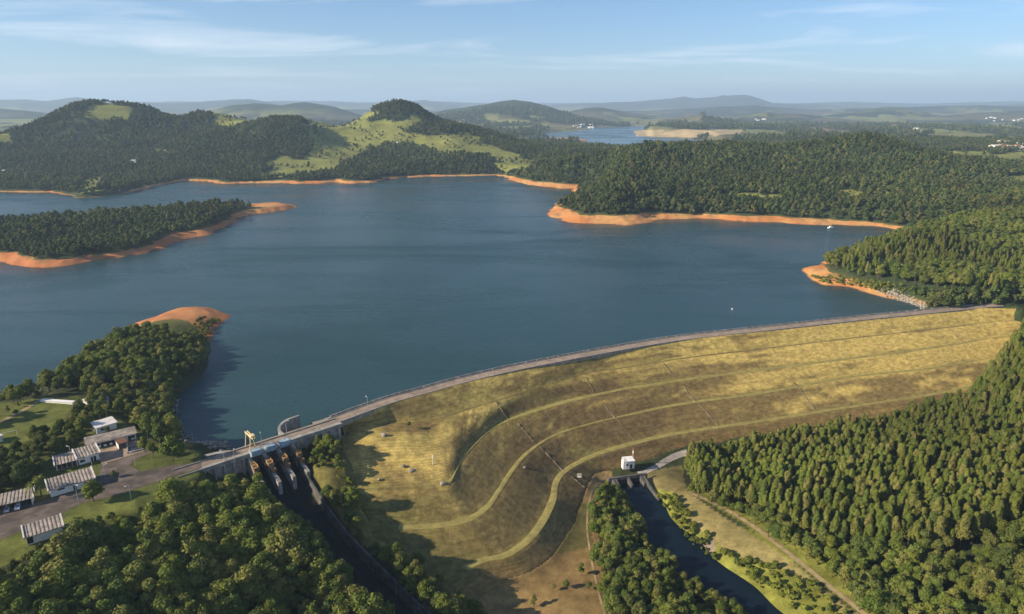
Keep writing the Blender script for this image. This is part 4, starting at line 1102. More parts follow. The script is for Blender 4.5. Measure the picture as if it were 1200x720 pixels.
# boulders on the mound, stones by the shore
def rock_mesh(seed, n_sub=2):
    bm = bmesh.new(); bmesh.ops.create_icosphere(bm, subdivisions=n_sub, radius=1)
    r = np.random.default_rng(seed)
    pl = r.normal(size=(9, 3)); pl /= np.linalg.norm(pl, axis=1)[:, None]; of = r.uniform(.55, .9, 9)
    for v_ in bm.verts:
        p = np.array(v_.co)
        for a, o_ in zip(pl, of):
            d_ = p @ a - o_
            if d_ > 0: p = p - a * d_
        v_.co = p
    me = bpy.data.meshes.new("boulder"); bm.to_mesh(me); bm.free(); me.materials.append(M['rock']); return me
ROCKS = [rock_mesh(i) for i in range(5)]
for px, s_, lab in [((450,516),1.5,"pale boulder on the mound, nearest the dam crest road"),((433,518),1.0,"small boulder on the mound left of the pale one"),((472,536),0.9,"small boulder on the mound below the lone tree"),((482,542),1.4,"boulder on the mound between two smaller stones"),((519,567),1.3,"boulder beside the end of the second bench track"),((615,548),0.9,"boulder on the inner edge of the third bench track"),((444,557),0.8,"dark stone low on the mound's left side")]:
    c = on_dam_px(*px); o = link("boulder", ROCKS[int(s_ * 10) % 5]); o.location = c + np.array([0, 0, s_ * .25]); o.scale = (s_ * 1.2, s_, s_ * .8); o.rotation_euler = (0, 0, random.uniform(0, 6)); tag(o, lab, "boulder")
def rip(name, px_line, width, n_, smin, smax):
    """joined stones strewn along a shore line"""
    mb_v, mb_f = [], []; base = [(np.array([v_.co for v_ in r.vertices]), [tuple(p.vertices) for p in r.polygons]) for r in [rock_mesh(40 + i, 1) for i in range(4)]]
    line = catmull([P(u, v, 0)[:2] for u, v in px_line], 6); S_ = np.concatenate([[0], np.cumsum(np.linalg.norm(np.diff(line, axis=0), axis=1))])
    for i in range(n_):
        s_ = RNG.uniform(0, S_[-1]); o_ = RNG.uniform(-1, 1) * width
        x = np.interp(s_, S_, line[:, 0]) + RNG.normal() * width * .4; y = np.interp(s_, S_, line[:, 1]) + o_
        z_ = float(ground(x, y))
        if z_ < -0.8: continue
        v_, f_ = base[i % 4]; sc = RNG.uniform(smin, smax); a = RNG.uniform(0, 6.28); R_ = np.array([[math.cos(a), -math.sin(a), 0], [math.sin(a), math.cos(a), 0], [0, 0, .75]])
        o0 = len(mb_v); mb_v += list(map(tuple, (v_ * sc) @ R_.T + np.array([x, y, z_ + sc * .2]))); mb_f += [tuple(q + o0 for q in ff) for ff in f_]
    me = bpy.data.meshes.new(name); me.from_pydata(mb_v, [], mb_f); me.materials.append(M['rock'])
    return tag(link(name, me), kind="stuff")
tag(rip("shore_riprap", [(1035,346),(1055,351),(1075,358),(1090,362),(1100,362)], 7, 420, .5, 1.3), "pale riprap stones on the shore where the dam meets the right bank", "stones")
tag(rip("cove_stones", [(205,470),(200,490),(207,508),(222,520),(245,521)], 5, 260, .35, .9), "loose stones along the shaded shore of the near peninsula", "stones")
tag(rip("forebay_stones", [(232,528),(245,526),(258,527)], 8, 160, .5, 1.2), "dark stones behind the pale guide wall", "stones")

# boat and buoys
c = P(971, 266.5, 0); root = tag(empty("motor_boat", (c[0], c[1] - 6, 0), 0.3), "tiny white motor boat at the far orange shore", "boat")
mb = MB(); mb.prism([(-4, -1.4), (2.5, -1.5), (5, 0), (2.5, 1.5), (-4, 1.4)], -.3, 1.1); mb.build("hull", M['white'], root)
mb = MB(); mb.prism([(-2, -1.0), (1.2, -1.0), (1.8, 0), (1.2, 1.0), (-2, 1.0)], 1.1, 2.5); mb.build("cabin", M['white'], root)
c = P(858, 362.5, 0); root = tag(empty("marker_buoy", c), "small white marker buoy floating near the dam", "buoy")
mb = MB(); mb.tube((0, 0, -.5), (0, 0, .5), .8, .6, 10); mb.build("float", M['white'], root)
mb = MB(); mb.tube((0, 0, .5), (0, 0, 1.6), .15, .1, 6); mb.build("topmark", M['redpaint'], root)
c = P(136, 227, 0); root = tag(empty("boat_shed", (c[0], c[1] + 6, max(0.5, float(ground(c[0], c[1] + 6)))), 0.1), "white boat shed on the far left shore spit", "shed")
mb = MB(); mb.box((0, 0, 2), (7, 5, 6)); mb.build("wall", M['white'], root)
mb = MB(); mb.prism([(-4, -3), (4, -3), (4, 3), (-4, 3)], 5, [5.3, 5.3, 6.0, 6.0]); mb.build("roof", M['roof_pale'], root)

# far houses
def gable_parts(w_, d_, h_, rh):
    a = MB(); a.prism([(-w_, -d_), (w_, -d_), (w_, d_), (-w_, d_)], -3, h_)
    r = MB(); e = 0.5
    vs = [(-w_ - e, -d_ - e, h_), (w_ + e, -d_ - e, h_), (w_ + e, d_ + e, h_), (-w_ - e, d_ + e, h_), (-w_ - e, 0, h_ + rh), (w_ + e, 0, h_ + rh)]
    r.add(vs, [(0, 1, 5, 4), (2, 3, 4, 5), (0, 4, 3), (1, 2, 5), (3, 2, 1, 0)])
    wn = MB()
    for x in (-w_ * .5, w_ * .5): wn.box((x, -d_ - .03, h_ * .55), (w_ * .4, .1, h_ * .4))
    return a.mesh("wall", M['white']), r.mesh("roof", M['tile']), r.mesh("roof", M['roof_pale'])
HP = [gable_parts(7, 5, 5, 3), gable_parts(10, 6, 6, 3), gable_parts(16, 9, 7, 3)]
def far_house(u, v, k_, tile, lab, group, grid=None):
    c = hit(u, v, Z, 700, 12000)
    root = tag(empty("far_house", (c[0], c[1], float(ground(c[0], c[1])) - .3), random.uniform(-.6, .6)), lab, "house", group)
    link("wall", HP[k_][0], None, root); link("roof", HP[k_][1 if tile else 2], None, root)
for u, v, k_, tl, lab in [(465.5,170,0,0,"lone white house on the pasture below the pointed hill"),(10,204,1,0,"pale house in the woods at the far left shore"),(709,177,1,1,"house with pale roof in the woods left of the far lake"),(434,193,0,0,"small pale house in the woods on the shore below the pasture"),(157,191,0,0,"small hut in the middle of the left wooded hill"),(1197,257,0,0,"white house at the right edge among trees"),(1175,141,0,0,"pale house alone on the far right plain beyond the town")]:
    far_house(u, v, k_, tl, lab, None)
def town(pts, lab, grp, tl):
    for i, (u, v) in enumerate(pts): far_house(u, v, random.choice((0, 1, 1, 2)), random.random() < tl, lab, grp)
rr = random.Random(4)
town([(rr.uniform(672, 697), rr.uniform(146.5, 151)) for _ in range(16)], "white house in the far village across the distant lake", "far village across the lake", .2)
town([(rr.uniform(1025, 1050), rr.uniform(145, 151)) for _ in range(14)], "pale house in the far village under the round hill", "far village under the hill", .2)
town([(rr.uniform(1166, 1200), rr.uniform(168, 177)) for _ in range(22)], "red or white roofed house in the far town at the right edge", "far town at the right edge", .55)
town([(rr.uniform(953, 975), rr.uniform(157, 160)) for _ in range(5)], "pale house just behind the wooded ridge", "houses behind the ridge", .2)
town([(rr.uniform(1066, 1074), rr.uniform(151, 154)) for _ in range(4)], "pale house in the gap right of the far village", "far houses in the gap", .2)
town([(rr.uniform(885, 897), rr.uniform(139, 142)) for _ in range(3)], "pale house on the far plain below the blue range", "far houses on the plain", .2)
town([(rr.uniform(1155, 1198), rr.uniform(138, 143)) for _ in range(8)], "pale house on the far right plain", "far houses on the right plain", .3)
town([(rr.uniform(530, 556), rr.uniform(140, 146)) for _ in range(6)], "pale house under the far peak", "far houses under the peak", .1)

# ------------------------------------------------------------------ trees
def quads_mesh(name, C_, N_, S_, mat, extra=None, rng=None):
    """leaf clumps: bent quads at C_, facing N_, size S_; extra = (verts, faces) of solid inner lobes"""
    n_ = len(C_)
    r = rng.normal(size=(n_, 3)); u = np.cross(N_, r); u /= np.linalg.norm(u, axis=1)[:, None] + 1e-9; w_ = np.cross(N_, u)
    s = S_[:, None]
    a1 = rng.uniform(.7, 1.3, (n_, 1)); a2 = rng.uniform(.7, 1.3, (n_, 1))
    p = np.stack([C_ - u * s * a1, C_ - w_ * s * a2 + N_ * s * .25, C_ + u * s * a2, C_ + w_ * s * a1 + N_ * s * .1], 1).reshape(-1, 3)
    f = np.arange(4 * n_).reshape(-1, 4)
    tri = np.concatenate([f[:, [0, 1, 2]], f[:, [0, 2, 3]]])
    if extra is not None:
        tri = np.concatenate([tri, extra[1] + len(p)]); p = np.concatenate([p, extra[0]])
    me = bpy.data.meshes.new(name)
    me.vertices.add(len(p)); me.vertices.foreach_set("co", p.astype(np.float32).ravel())
    me.loops.add(tri.size); me.loops.foreach_set("vertex_index", tri.ravel().astype(np.int32))
    me.polygons.add(len(tri)); me.polygons.foreach_set("loop_start", np.arange(0, tri.size, 3, dtype=np.int32))
    me.update(calc_edges=True); me.materials.append(mat)
    return me
_bm = bmesh.new(); bmesh.ops.create_icosphere(_bm, subdivisions=2, radius=1)
ICO_V = np.array([v_.co[:] for v_ in _bm.verts]); _bm.faces.ensure_lookup_table(); ICO_F = np.array([[v_.index for v_ in f.verts] for f in _bm.faces]); _bm.free()
def broad_lobes(rng, H_, R_, nl, flat=0.8):
    L_ = []
    for i in range(nl):
        a = rng.uniform(0, 6.28); rr_ = R_ * 0.62 * math.sqrt(rng.uniform(0, 1)); 
        if i == 0: rr_ = 0
        lr = R_ * rng.uniform(.26, .48) * (1.15 if i == 0 else 1)
        top = 1 - 0.55 * (rr_ / R_) ** 1.3
        z_ = H_ * rng.uniform(0.55, 0.88) * top + (H_ * .12 if i == 0 else 0)
        L_.append((np.array([rr_ * math.cos(a), rr_ * math.sin(a), max(z_, lr * 1.0)]), np.array([lr, lr, lr * flat * rng.uniform(.8, 1.15)])))
    return L_
def crown_from_lobes(name, L_, n_q, size, mat, rng, core=0.74):
    C_, N_ = [], []
    wts = np.array([l[1][0] ** 2 for l in L_]); wts = wts / wts.sum()
    for (c, r), w_ in zip(L_, wts):
        k_ = max(8, int(n_q * w_)); d_ = rng.normal(size=(k_, 3)); d_[:, 2] = d_[:, 2] * .9 + .15; d_ /= np.linalg.norm(d_, axis=1)[:, None]
        rad = rng.uniform(.72, 1.22, (k_, 1)); C_.append(c + d_ * r * rad)
        nn = d_ + rng.normal(size=(k_, 3)) * .5 + np.array([0, 0, .2]); N_.append(nn / np.linalg.norm(nn, axis=1)[:, None])
    C_ = np.concatenate(C_); N_ = np.concatenate(N_); S_ = size * rng.uniform(.6, 1.35, len(C_))
    ev, ef, o_ = [], [], 0
    for c, r in L_:
        nz = 1 + 0.16 * rng.normal(size=(len(ICO_V), 1)); ev.append(c + ICO_V * r * core * nz); ef.append(ICO_F + o_); o_ += len(ICO_V)
    return quads_mesh(name, C_, N_, S_, mat, (np.concatenate(ev), np.concatenate(ef)), rng)
def pine_crown(name, rng, H_, R_, n_q, size, mat, z0=.22, pw=.8):
    t_ = rng.uniform(0, 1, n_q) ** .8
    z_ = H_ * (z0 + (1 - z0) * t_)
    rad = R_ * np.minimum((1 - t_) ** pw, (t_ + .08) * 4) * (0.78 + .30 * np.sin(t_ * 55 + rng.uniform(0, 6)) ** 2 * (1 - t_)) * rng.uniform(.75, 1.12, n_q) + .12
    a = rng.uniform(0, 6.28, n_q) ; 
    rad = rad * (1 + .22 * np.sin(a * 3 + t_ * 9) + .12 * np.sin(a * 5 - t_ * 13))
    C_ = np.stack([rad * np.cos(a), rad * np.sin(a), z_ - rad * .12], 1)
    N_ = np.stack([np.cos(a), np.sin(a), np.full(n_q, .75)], 1) + rng.normal(size=(n_q, 3)) * .35; N_ /= np.linalg.norm(N_, axis=1)[:, None]
    k_ = 8; vs, fs = [], []
    zs = np.linspace(z0 + .04, .97, 6)
    for zz in zs:
        tt_ = (zz - z0) / (1 - z0)
        for q_ in range(k_):
            rr_ = R_ * .62 * min((1 - tt_) ** pw, (tt_ + .08) * 4) * rng.uniform(.8, 1.15) + .05
            vs.append((rr_ * math.cos(6.283 * q_ / k_), rr_ * math.sin(6.283 * q_ / k_), zz * H_))
    for i in range(5):
        for q_ in range(k_):
            a0, a1 = i * k_ + q_, i * k_ + (q_ + 1) % k_; fs += [(a0, a1, a1 + k_), (a0, a1 + k_, a0 + k_)]
    return quads_mesh(name, C_, N_, size * rng.uniform(.6, 1.3, n_q), mat, (np.array(vs), np.array(fs)), rng)
def trunk_mesh(rng, H_, R_, limbs, r0, top):
    mb = MB()
    pts = [np.array([0, 0, -0.6])]
    for k_ in range(1, 5): pts.append(np.array([rng.normal() * .12 * k_ * H_ / 18, rng.normal() * .12 * k_ * H_ / 18, top * H_ * k_ / 4]))
    for k_ in range(4): mb.tube(pts[k_], pts[k_ + 1], r0 * (1 - .2 * k_), r0 * (1 - .2 * (k_ + 1)), 7)
    for _ in range(limbs):
        k_ = rng.integers(2, 4); a = rng.uniform(0, 6.28)
        e = pts[k_] + np.array([math.cos(a) * R_ * .6, math.sin(a) * R_ * .6, H_ * rng.uniform(.12, .25)]); mb.tube(pts[k_], e, r0 * .4, r0 * .12, 5)
    return mb.mesh("trunk", M['bark'])
rg = np.random.default_rng(5)
BROAD, BTR = [], []
for i in range(7):
    H_, R_ = 10.0, [3.4, 3.9, 3.1, 4.3, 3.6, 2.7, 3.3][i]
    BROAD.append(crown_from_lobes("crown", broad_lobes(rg, H_, R_, [14, 17, 12, 19, 15, 10, 13][i], .85), 2300, .27, M['leaf'], rg)); BTR.append(trunk_mesh(rg, H_, R_, 5, .24, .62))
PINE, PTR = [], []
for i in range(5):
    PINE.append(pine_crown("crown", rg, 13.5, [1.9, 2.3, 1.7, 2.0, 2.2][i], 900, .36, M['pine'], [.30, .34, .28, .38, .32][i], [.36, .42, .30, .38, .34][i])); PTR.append(trunk_mesh(rg, 13.5, 2.0, 0, .2, .9))
SHRUB = [crown_from_lobes("foliage", broad_lobes(rg, 2.4, 1.6, 5, .7), 420, .20, M['shrub'], rg) for _ in range(4)]

def scatter(region_test, xr, yr, spacing, jit=.42, seed=0):
    r = np.random.default_rng(seed)
    xs = np.arange(xr[0], xr[1], spacing); ys = np.arange(yr[0], yr[1], spacing * .87)
    X_, Y_ = np.meshgrid(xs, ys); X_ = X_ + (np.arange(len(ys)) % 2)[:, None] * spacing / 2
    X_ = X_ + r.uniform(-jit, jit, X_.shape) * spacing; Y_ = Y_ + r.uniform(-jit, jit, Y_.shape) * spacing
    X_, Y_ = X_.ravel(), Y_.ravel(); th_ = np.abs(np.arctan2(X_, Y_)) < math.radians(53.5)
    X_, Y_ = X_[th_], Y_[th_]
    k_ = region_test(X_, Y_); return X_[k_], Y_[k_]
def base_in(polys, zfix=None):
    """ground points whose foot falls in one of the picture outlines"""
    def f(x, y):
        u, v = project(x, y, ground(x, y)); r_ = np.zeros(len(x), bool)
        for pl in polys: r_ |= inside(u, v, pl)
        return r_
    return f
WALLBUF = [np.vstack([CC + nr_ * (cw + 1.8)[:, None], (CC - nr_ * (cw + 1.8)[:, None])[::-1]])]
HOUSE_PX = [px_poly(pl, 10.0) for pl in [[(-30,612),(42,595),(40,578),(-30,592)], [(56,588),(116,572),(108,553),(46,566)], [(62,556),(122,541),(112,524),(54,537)], [(96,532),(164,518),(160,505),(92,518)], [(110,512),(142,504),(138,492),(104,500)], [(28,643),(80,628),(72,606),(20,620)]]]
ROADS = [px_poly([(-60,657),(0,635),(40,618),(80,604),(128,586),(192,565),(236,552),(236,538),(181,524),(100,528),(60,583),(-60,615)], 10.0)]
def clear(x, y, dmin=2.5):
    k_ = np.ones(len(x), bool)
    for pl in WALLBUF + HOUSE_PX + ROADS: k_ &= ~inside(x, y, pl)
    k_ &= samp(DS, x, y) > 1.5
    k_ &= seg_dist(x, y, RIV, False) > 8.5
    k_ &= seg_dist(x, y, AXIS, False) > 7.0
    return k_
br_x, br_y, br_s, br_k = [], [], [], []
def add_broad(polys, spacing, hmin, hmax, seed, keep=1.0, xr=(-420, 420), yr=(90, 560)):
    x, y = scatter(base_in(polys), xr, yr, spacing, seed=seed)
    k_ = clear(x, y) & (np.random.default_rng(seed + 50).random(len(x)) < keep); x, y = x[k_], y[k_]
    r = np.random.default_rng(seed + 99); s = (hmin + (hmax - hmin) * r.beta(1.6, 1.4, len(x))) / 10.0 * (0.72 + .56 * fbm(x / 14, y / 14, 2))
    br_x.extend(x); br_y.extend(y); br_s.extend(s)
# lower left wood
add_broad([[(-120,730),(0,700),(60,672),(90,656),(118,640),(176,628),(184,606),(215,598),(250,586),(278,582),(302,592),(345,640),(402,706),(450,790),(450,900),(-120,900)]], 3.7, 5.0, 14.0, 1)
add_broad([[(-60,705),(0,680),(45,662),(70,650),(95,634),(120,622),(168,614),(180,606),(180,626),(118,642),(90,658),(60,674),(0,702),(-60,722)]], 3.8, 3.5, 6.5, 11)
add_broad([[(180,612),(200,592),(225,582),(262,576),(280,578),(262,590),(215,600),(190,620)]], 4.2, 4.5, 7.5, 12)
add_broad([[(285,590),(306,592),(350,640),(408,704),(460,770),(430,790),(375,715),(320,650)]], 4.0, 11, 16, 13)
# behind the houses and down the near peninsula
add_broad([[(-90,600),(-20,590),(0,578),(30,566),(45,560),(60,535),(100,515),(110,500),(140,488),(165,506),(172,515),(162,480),(150,455),(110,465),(100,478),(80,492),(60,505),(40,520),(0,540),(-90,565)]], 5.0, 5.5, 9, 2)
add_broad([[(-90,530),(0,490),(45,462),(100,462),(150,455),(170,470),(200,470),(210,450),(228,440),(238,424),(236,412),(215,402),(180,394),(150,395),(120,412),(60,450),(0,480)]], 4.3, 6.5, 10.5, 3, .75)
add_broad([[(100,438),(130,408),(160,397),(178,394),(200,396),(212,404),(160,430),(120,440)]], 4.8, 8, 12.5, 4, .6)
add_broad([[(165,515),(162,480),(195,470),(202,500),(210,518),(190,524)]], 5.0, 8, 12, 5, .9)
# right bank of the chute, in shade; along the river; lower right wood
add_broad([[(368,520),(395,505),(402,530),(385,545),(370,540)]], 4.5, 5, 8, 6, .8)
add_broad([[(365,565),(400,580),(420,600),(425,640),(470,660),(500,690),(560,720),(600,760),(560,800),(480,760),(420,700),(380,620)]], 3.6, 5, 9, 7, .95)
add_broad([[(694,592),(716,580),(738,592),(760,620),(800,662),(860,720),(920,790),(900,860),(740,860),(716,740),(702,680),(694,630)]], 4.1, 6, 9.5, 8)
add_broad([[(810,585),(870,600),(920,628),(960,640),(1060,650),(1130,650),(1200,610),(1300,590),(1420,640),(1420,900),(1080,900),(1030,745),(985,690),(930,650),(870,612)]], 4.6, 6, 11, 9)
add_broad([[(795,600),(830,635),(870,668),(930,720),(930,760),(880,700),(835,668),(800,630)]], 6, 2.5, 4.5, 10, .6)
# pines on the right
pn_x, pn_y = scatter(base_in([[(802,550),(900,528),(1000,510),(1088,490),(1128,482),(1150,455),(1178,420),(1192,392),(1205,372),(1210,345),(1320,320),(1420,420),(1420,640),(1300,590),(1200,610),(1130,645),(1060,648),(960,636),(920,624),(870,596),(812,582)]]), (60, 480), (150, 520), 3.1, jit=.49, seed=21)
k_ = clear(pn_x, pn_y); pn_x, pn_y = pn_x[k_], pn_y[k_]
# right bank near the dam's end and the hill above it: mixed
mx, my = scatter(base_in([[(945,318),(975,306),(1040,283),(1070,277),(1110,265),(1210,235),(1420,200),(1420,330),(1320,318),(1205,345),(1165,345),(1130,340),(1085,338),(1030,328),(985,322)]]), (180, 800), (440, 900), 6.0, seed=22)
k_ = clear(mx, my) & (samp(DS, mx, my) > 9) & (samp(ZS - bandh, mx, my) > .6) & (np.hypot(mx, my) < 930); mx, my = mx[k_], my[k_]
rr_ = np.random.default_rng(2); ispine = (vnoise(mx / 45, my / 45) > .82)
pn_x = np.concatenate([pn_x, mx[ispine]]); pn_y = np.concatenate([pn_y, my[ispine]])
ps = np.random.default_rng(31).uniform(.58, 1.08, len(pn_x)) * (.74 + .54 * fbm(pn_x / 22, pn_y / 22, 3))
br_x.extend(mx[~ispine]); br_y.extend(my[~ispine]); br_s.extend(rr_.uniform(.85, 1.35, int((~ispine).sum())))
br_x, br_y, br_s = map(np.array, (br_x, br_y, br_s))

# single trees one can point to
SINGLE = [((110,588),1.0,1,"round bright green tree standing alone beside the yard road",10.0,'shrubtree'),((203,541),1.15,3,"big dark round tree where the dam road leaves the yard",10.0,''),((479,506),.42,2,"lone small tree with a long shadow on the dam mound",None,''),
 ((681,676),.55,5,"larger of the small trees on the brown ground by the river wood",None,''),((649,693),.35,2,"leftmost of the small trees on the brown ground by the river wood",None,''),((663,690),.42,4,"middle small tree on the brown ground by the river wood",None,''),((690,692),.42,0,"small tree touching the river wood's edge on the brown ground",None,''),((625,712),.5,5,"pale sparse tree near the bottom edge left of the river wood",None,''),
 ((134,560),.35,4,"small bush-like tree on the paved corner of the yard",10.0,''),((19,489),.45,2,"small dark tree beside the dirt path on the lawn",10.0,''),((10,484),.35,5,"tiny tree on the lawn at the left edge",10.0,''),((22,478),.3,5,"tiny tree on the lawn's far side",10.0,''),((180,537),.8,0,"leafy tree on the grass right of the paved yard",10.0,''),((170,530),.75,4,"bright leafy tree at the end of the long row building",10.0,''),
 ((490,655),.6,3,"bushy tree at the shadow's edge on the lower dam slope",None,''),((375,537),.7,4,"bushy tree against the right abutment wall",None,''),((127,509),.45,2,"small round tree in front of the white-roofed building",10.0,'')]
M['brightleaf'] = leaf_mat("bright_green_foliage", [(0.12, 0.15, 0.02), (0.13, 0.16, 0.022)])
def tree_obj(name, x, y, z, s, crown, trunk, rz, label, cat, group):
    o = empty(name, (x, y, z), rz); o.scale = (s[0], s[0], s[1]); tag(o, label, cat, group)
    for nm, me in (("trunk", trunk), ("crown", crown)):
        c = bpy.data.objects.new(nm, me); SC.collection.objects.link(c); c.parent = o
    return o
bright = BROAD[1].copy(); bright.materials.clear(); bright.materials.append(M['brightleaf'])
for px, s, k_, lab, z_, how in SINGLE:
    if z_ is None:
        c = hit(*px, ZDAM); z_ = dam_z(c[0], c[1]) if inside(np.array([c[0]]), np.array([c[1]]), foot)[0] else float(ground(c[0], c[1]))
    else: c = P(*px, z_)
    tree_obj("broadleaf_tree", c[0], c[1], z_ - .1, (s, s * (.85 if how else 1)), bright if how else BROAD[k_], BTR[k_], random.uniform(0, 6), lab, "tree", None)
# palms
def palm_parts(seed):
    r = np.random.default_rng(seed); C_, N_, S_ = [], [], []
    mb = MB(); vs = []
    for k_ in range(22):
        a = 6.283 * k_ / 22 + r.uniform(-.1, .1); el = r.uniform(-.3, .9); prev = np.array([0, 0, 7.6]); d0 = np.array([math.cos(a), math.sin(a)])
        side = np.array([-d0[1], d0[0], 0])
        for q_ in range(5):
            nx = prev + np.array([d0[0] * .62, d0[1] * .62, (el - .42 * q_) * .62]); w0, w1 = .34 * (1 - q_ * .16), .34 * (1 - (q_ + 1) * .16)
            mb.add([prev - side * w0, prev + side * w0, nx + side * w1, nx - side * w1], [(0, 1, 2, 3)]); prev = nx
    me = bpy.data.meshes.new("fronds"); me.from_pydata(mb.v, [], mb.f); me.materials.append(M['leaf'])
    tr = MB(); tr.tube((0, 0, -.5), (.1, 0, 7.7), .26, .18, 8)
    return me, tr.mesh("trunk", M['bark'])
pf, pt_ = palm_parts(3)
for px, lab in [((42,589),"left palm tree between the open shelter and the large ribbed-roof house"),((49,582),"right palm tree between the open shelter and the large ribbed-roof house")]:
    c = P(*px, 10.0); o = tag(empty("palm_tree", c, random.uniform(0, 6)), lab, "palm tree")
    link("trunk", pt_, None, o); link("fronds", pf, None, o)

# the 300 that show largest of each kind become trees of their own, the rest one wood
def seen_size(x, y, z, s):
    u, v = project(x, y, z + 6 * s); d_ = np.sqrt(x ** 2 + y ** 2 + (z - CAM_Z) ** 2)
    ok = (u > -8) & (u < 1208) & (v > -8) & (v < 722)
    return np.where(ok, s / d_, 0)
def split(x, y, s, n_=300):
    z = ground(x, y); q = seen_size(x, y, z, s); o = np.argsort(-q); m_ = np.zeros(len(x), bool); m_[o[:n_]] = True
    return m_ & (q > 0), z
def where_label(x, y, kind):
    u, v = project(np.array([x]), np.array([y]), np.array([0.0])); u = u[0]
    return u
mB, zB = split(br_x, br_y, br_s); mP, zP = split(pn_x, pn_y, ps)
for i in np.where(mB)[0]:
    u, v = project(br_x[i], br_y[i], zB[i])
    if u < 450 and v > 555:
        g = "trees of the lower left wood"
        edge = float(seg_dist(np.array([br_x[i]]), np.array([br_y[i]]), CC, False)[0]) < 18
        lab = "tree of the lower left wood hanging over the spillway chute" if edge else "low tree of the lower left wood at the grass below the yard" if br_s[i] < .75 else "tall tree of the lower left wood near the left edge of the picture" if u < 120 else "tall tree in the middle of the lower left wood" if u < 260 else "tree of the lower left wood just left of the chute trees"
    elif u < 300: lab, g = "broadleaf tree on the near peninsula behind the white houses", "trees behind the white houses"
    elif u < 640: lab, g = "bushy tree on the shaded bank right of the spillway chute", "trees on the shaded chute bank"
    elif u < 900 and v > 560 and x is not None and br_x[i] < np.interp(br_y[i], RIV[::-1, 1], RIV[::-1, 0]): lab, g = "broadleaf tree in the wood along the river's left bank", "trees of the river wood"
    else: lab, g = "broadleaf tree in the mixed wood at the lower right", "trees of the lower right wood"
    k_ = int((i * 7 + int(br_x[i] * 3)) % 7); sc = br_s[i]
    tree_obj("broadleaf_tree", br_x[i], br_y[i], zB[i] - .1, (sc * random.uniform(.9, 1.1), sc), BROAD[k_], BTR[k_], random.uniform(0, 6.28), lab, "tree", g)
def pine_label(i):
    u, v = project(pn_x[i], pn_y[i], zP[i])
    if float(seg_dist(np.array([pn_x[i]]), np.array([pn_y[i]]), CONT[5], False)[0]) < 14: return "pine tree in the front row of the plantation along the dam toe"
    if u > 1120: return "pine tree of the plantation near the right edge of the picture"
    if v > 610: return "pine tree of the plantation bordering the lower right broadleaf wood"
    return "pine tree inside the plantation, left of its centre" if u < 960 else "pine tree inside the plantation, right of its centre"
for i in np.where(mP)[0]:
    k_ = i % 5
    tree_obj("pine_tree", pn_x[i], pn_y[i], zP[i] - .1, (ps[i] * random.uniform(.9, 1.1), ps[i]), PINE[k_], PTR[k_], random.uniform(0, 6.28), pine_label(i), "tree", "trees of the pine plantation")

def protos(name, meshes):
    c = bpy.data.collections.new(name)
    for i, me in enumerate(meshes):
        o = bpy.data.objects.new("%s_%02d" % (name, i), me); c.objects.link(o)
    return c
def join_meshes(a, b_):
    bm = bmesh.new(); bm.from_mesh(a); n0 = len(bm.faces); bm.from_mesh(b_); bm.faces.ensure_lookup_table()
    for f in bm.faces[n0:]: f.material_index = 1
    me = bpy.data.meshes.new("tree_mesh"); bm.to_mesh(me); bm.free(); me.materials.append(a.materials[0]); me.materials.append(b_.materials[0]); return me
def wood(name, x, y, z, s, coll, nvar, label=None, seed=0):
    r = np.random.default_rng(seed); n_ = len(x)
    me = bpy.data.meshes.new(name); me.vertices.add(n_); me.vertices.foreach_set("co", np.stack([x, y, z], 1).astype(np.float32).ravel())
    sc = np.stack([s * r.uniform(.88, 1.12, n_), s * r.uniform(.88, 1.12, n_), s * r.uniform(.9, 1.1, n_)], 1)
    a = me.attributes.new("size", 'FLOAT_VECTOR', 'POINT'); a.data.foreach_set("vector", sc.astype(np.float32).ravel())
    a = me.attributes.new("turn", 'FLOAT_VECTOR', 'POINT'); a.data.foreach_set("vector", np.stack([np.zeros(n_), np.zeros(n_), r.uniform(0, 6.28, n_)], 1).astype(np.float32).ravel())
    a = me.attributes.new("pick", 'INT', 'POINT'); a.data.foreach_set("value", r.integers(0, nvar, n_).astype(np.int32))
    o = link(name, me)
    ng = bpy.data.node_groups.new(name, 'GeometryNodeTree')
    ng.interface.new_socket("Geometry", in_out='INPUT', socket_type='NodeSocketGeometry'); ng.interface.new_socket("Geometry", in_out='OUTPUT', socket_type='NodeSocketGeometry')
    gi = ng.nodes.new("NodeGroupInput"); go = ng.nodes.new("NodeGroupOutput"); ip = ng.nodes.new("GeometryNodeInstanceOnPoints"); ci = ng.nodes.new("GeometryNodeCollectionInfo")
    ci.inputs["Collection"].default_value = coll; ci.inputs["Separate Children"].default_value = True; ci.inputs["Reset Children"].default_value = True
    def attr(nm, ty):
        q = ng.nodes.new("GeometryNodeInputNamedAttribute"); q.data_type = ty; q.inputs["Name"].default_value = nm; return q.outputs[0]
    ip.inputs["Pick Instance"].default_value = True
    lk = ng.links.new
    lk(gi.outputs[0], ip.inputs["Points"]); lk(ci.outputs[0], ip.inputs["Instance"]); lk(attr("pick", 'INT'), ip.inputs["Instance Index"]); lk(attr("size", 'FLOAT_VECTOR'), ip.inputs["Scale"])
    er = ng.nodes.new("FunctionNodeEulerToRotation"); lk(attr("turn", 'FLOAT_VECTOR'), er.inputs[0]); lk(er.outputs[0], ip.inputs["Rotation"])
    lk(ip.outputs[0], go.inputs[0])
    md = o.modifiers.new("trees", 'NODES'); md.node_group = ng
    return tag(o, label, None, None, "stuff")
cB = protos("broadleaf", [join_meshes(BROAD[i], BTR[i]) for i in range(7)])
cP_ = protos("pine", [join_meshes(PINE[i], PTR[i]) for i in range(5)])
cS = protos("shrub", SHRUB)
wood("broadleaf_wood", br_x[~mB], br_y[~mB], zB[~mB] - .1, br_s[~mB], cB, 7, "rest of the broadleaf woods around the dam", 1)
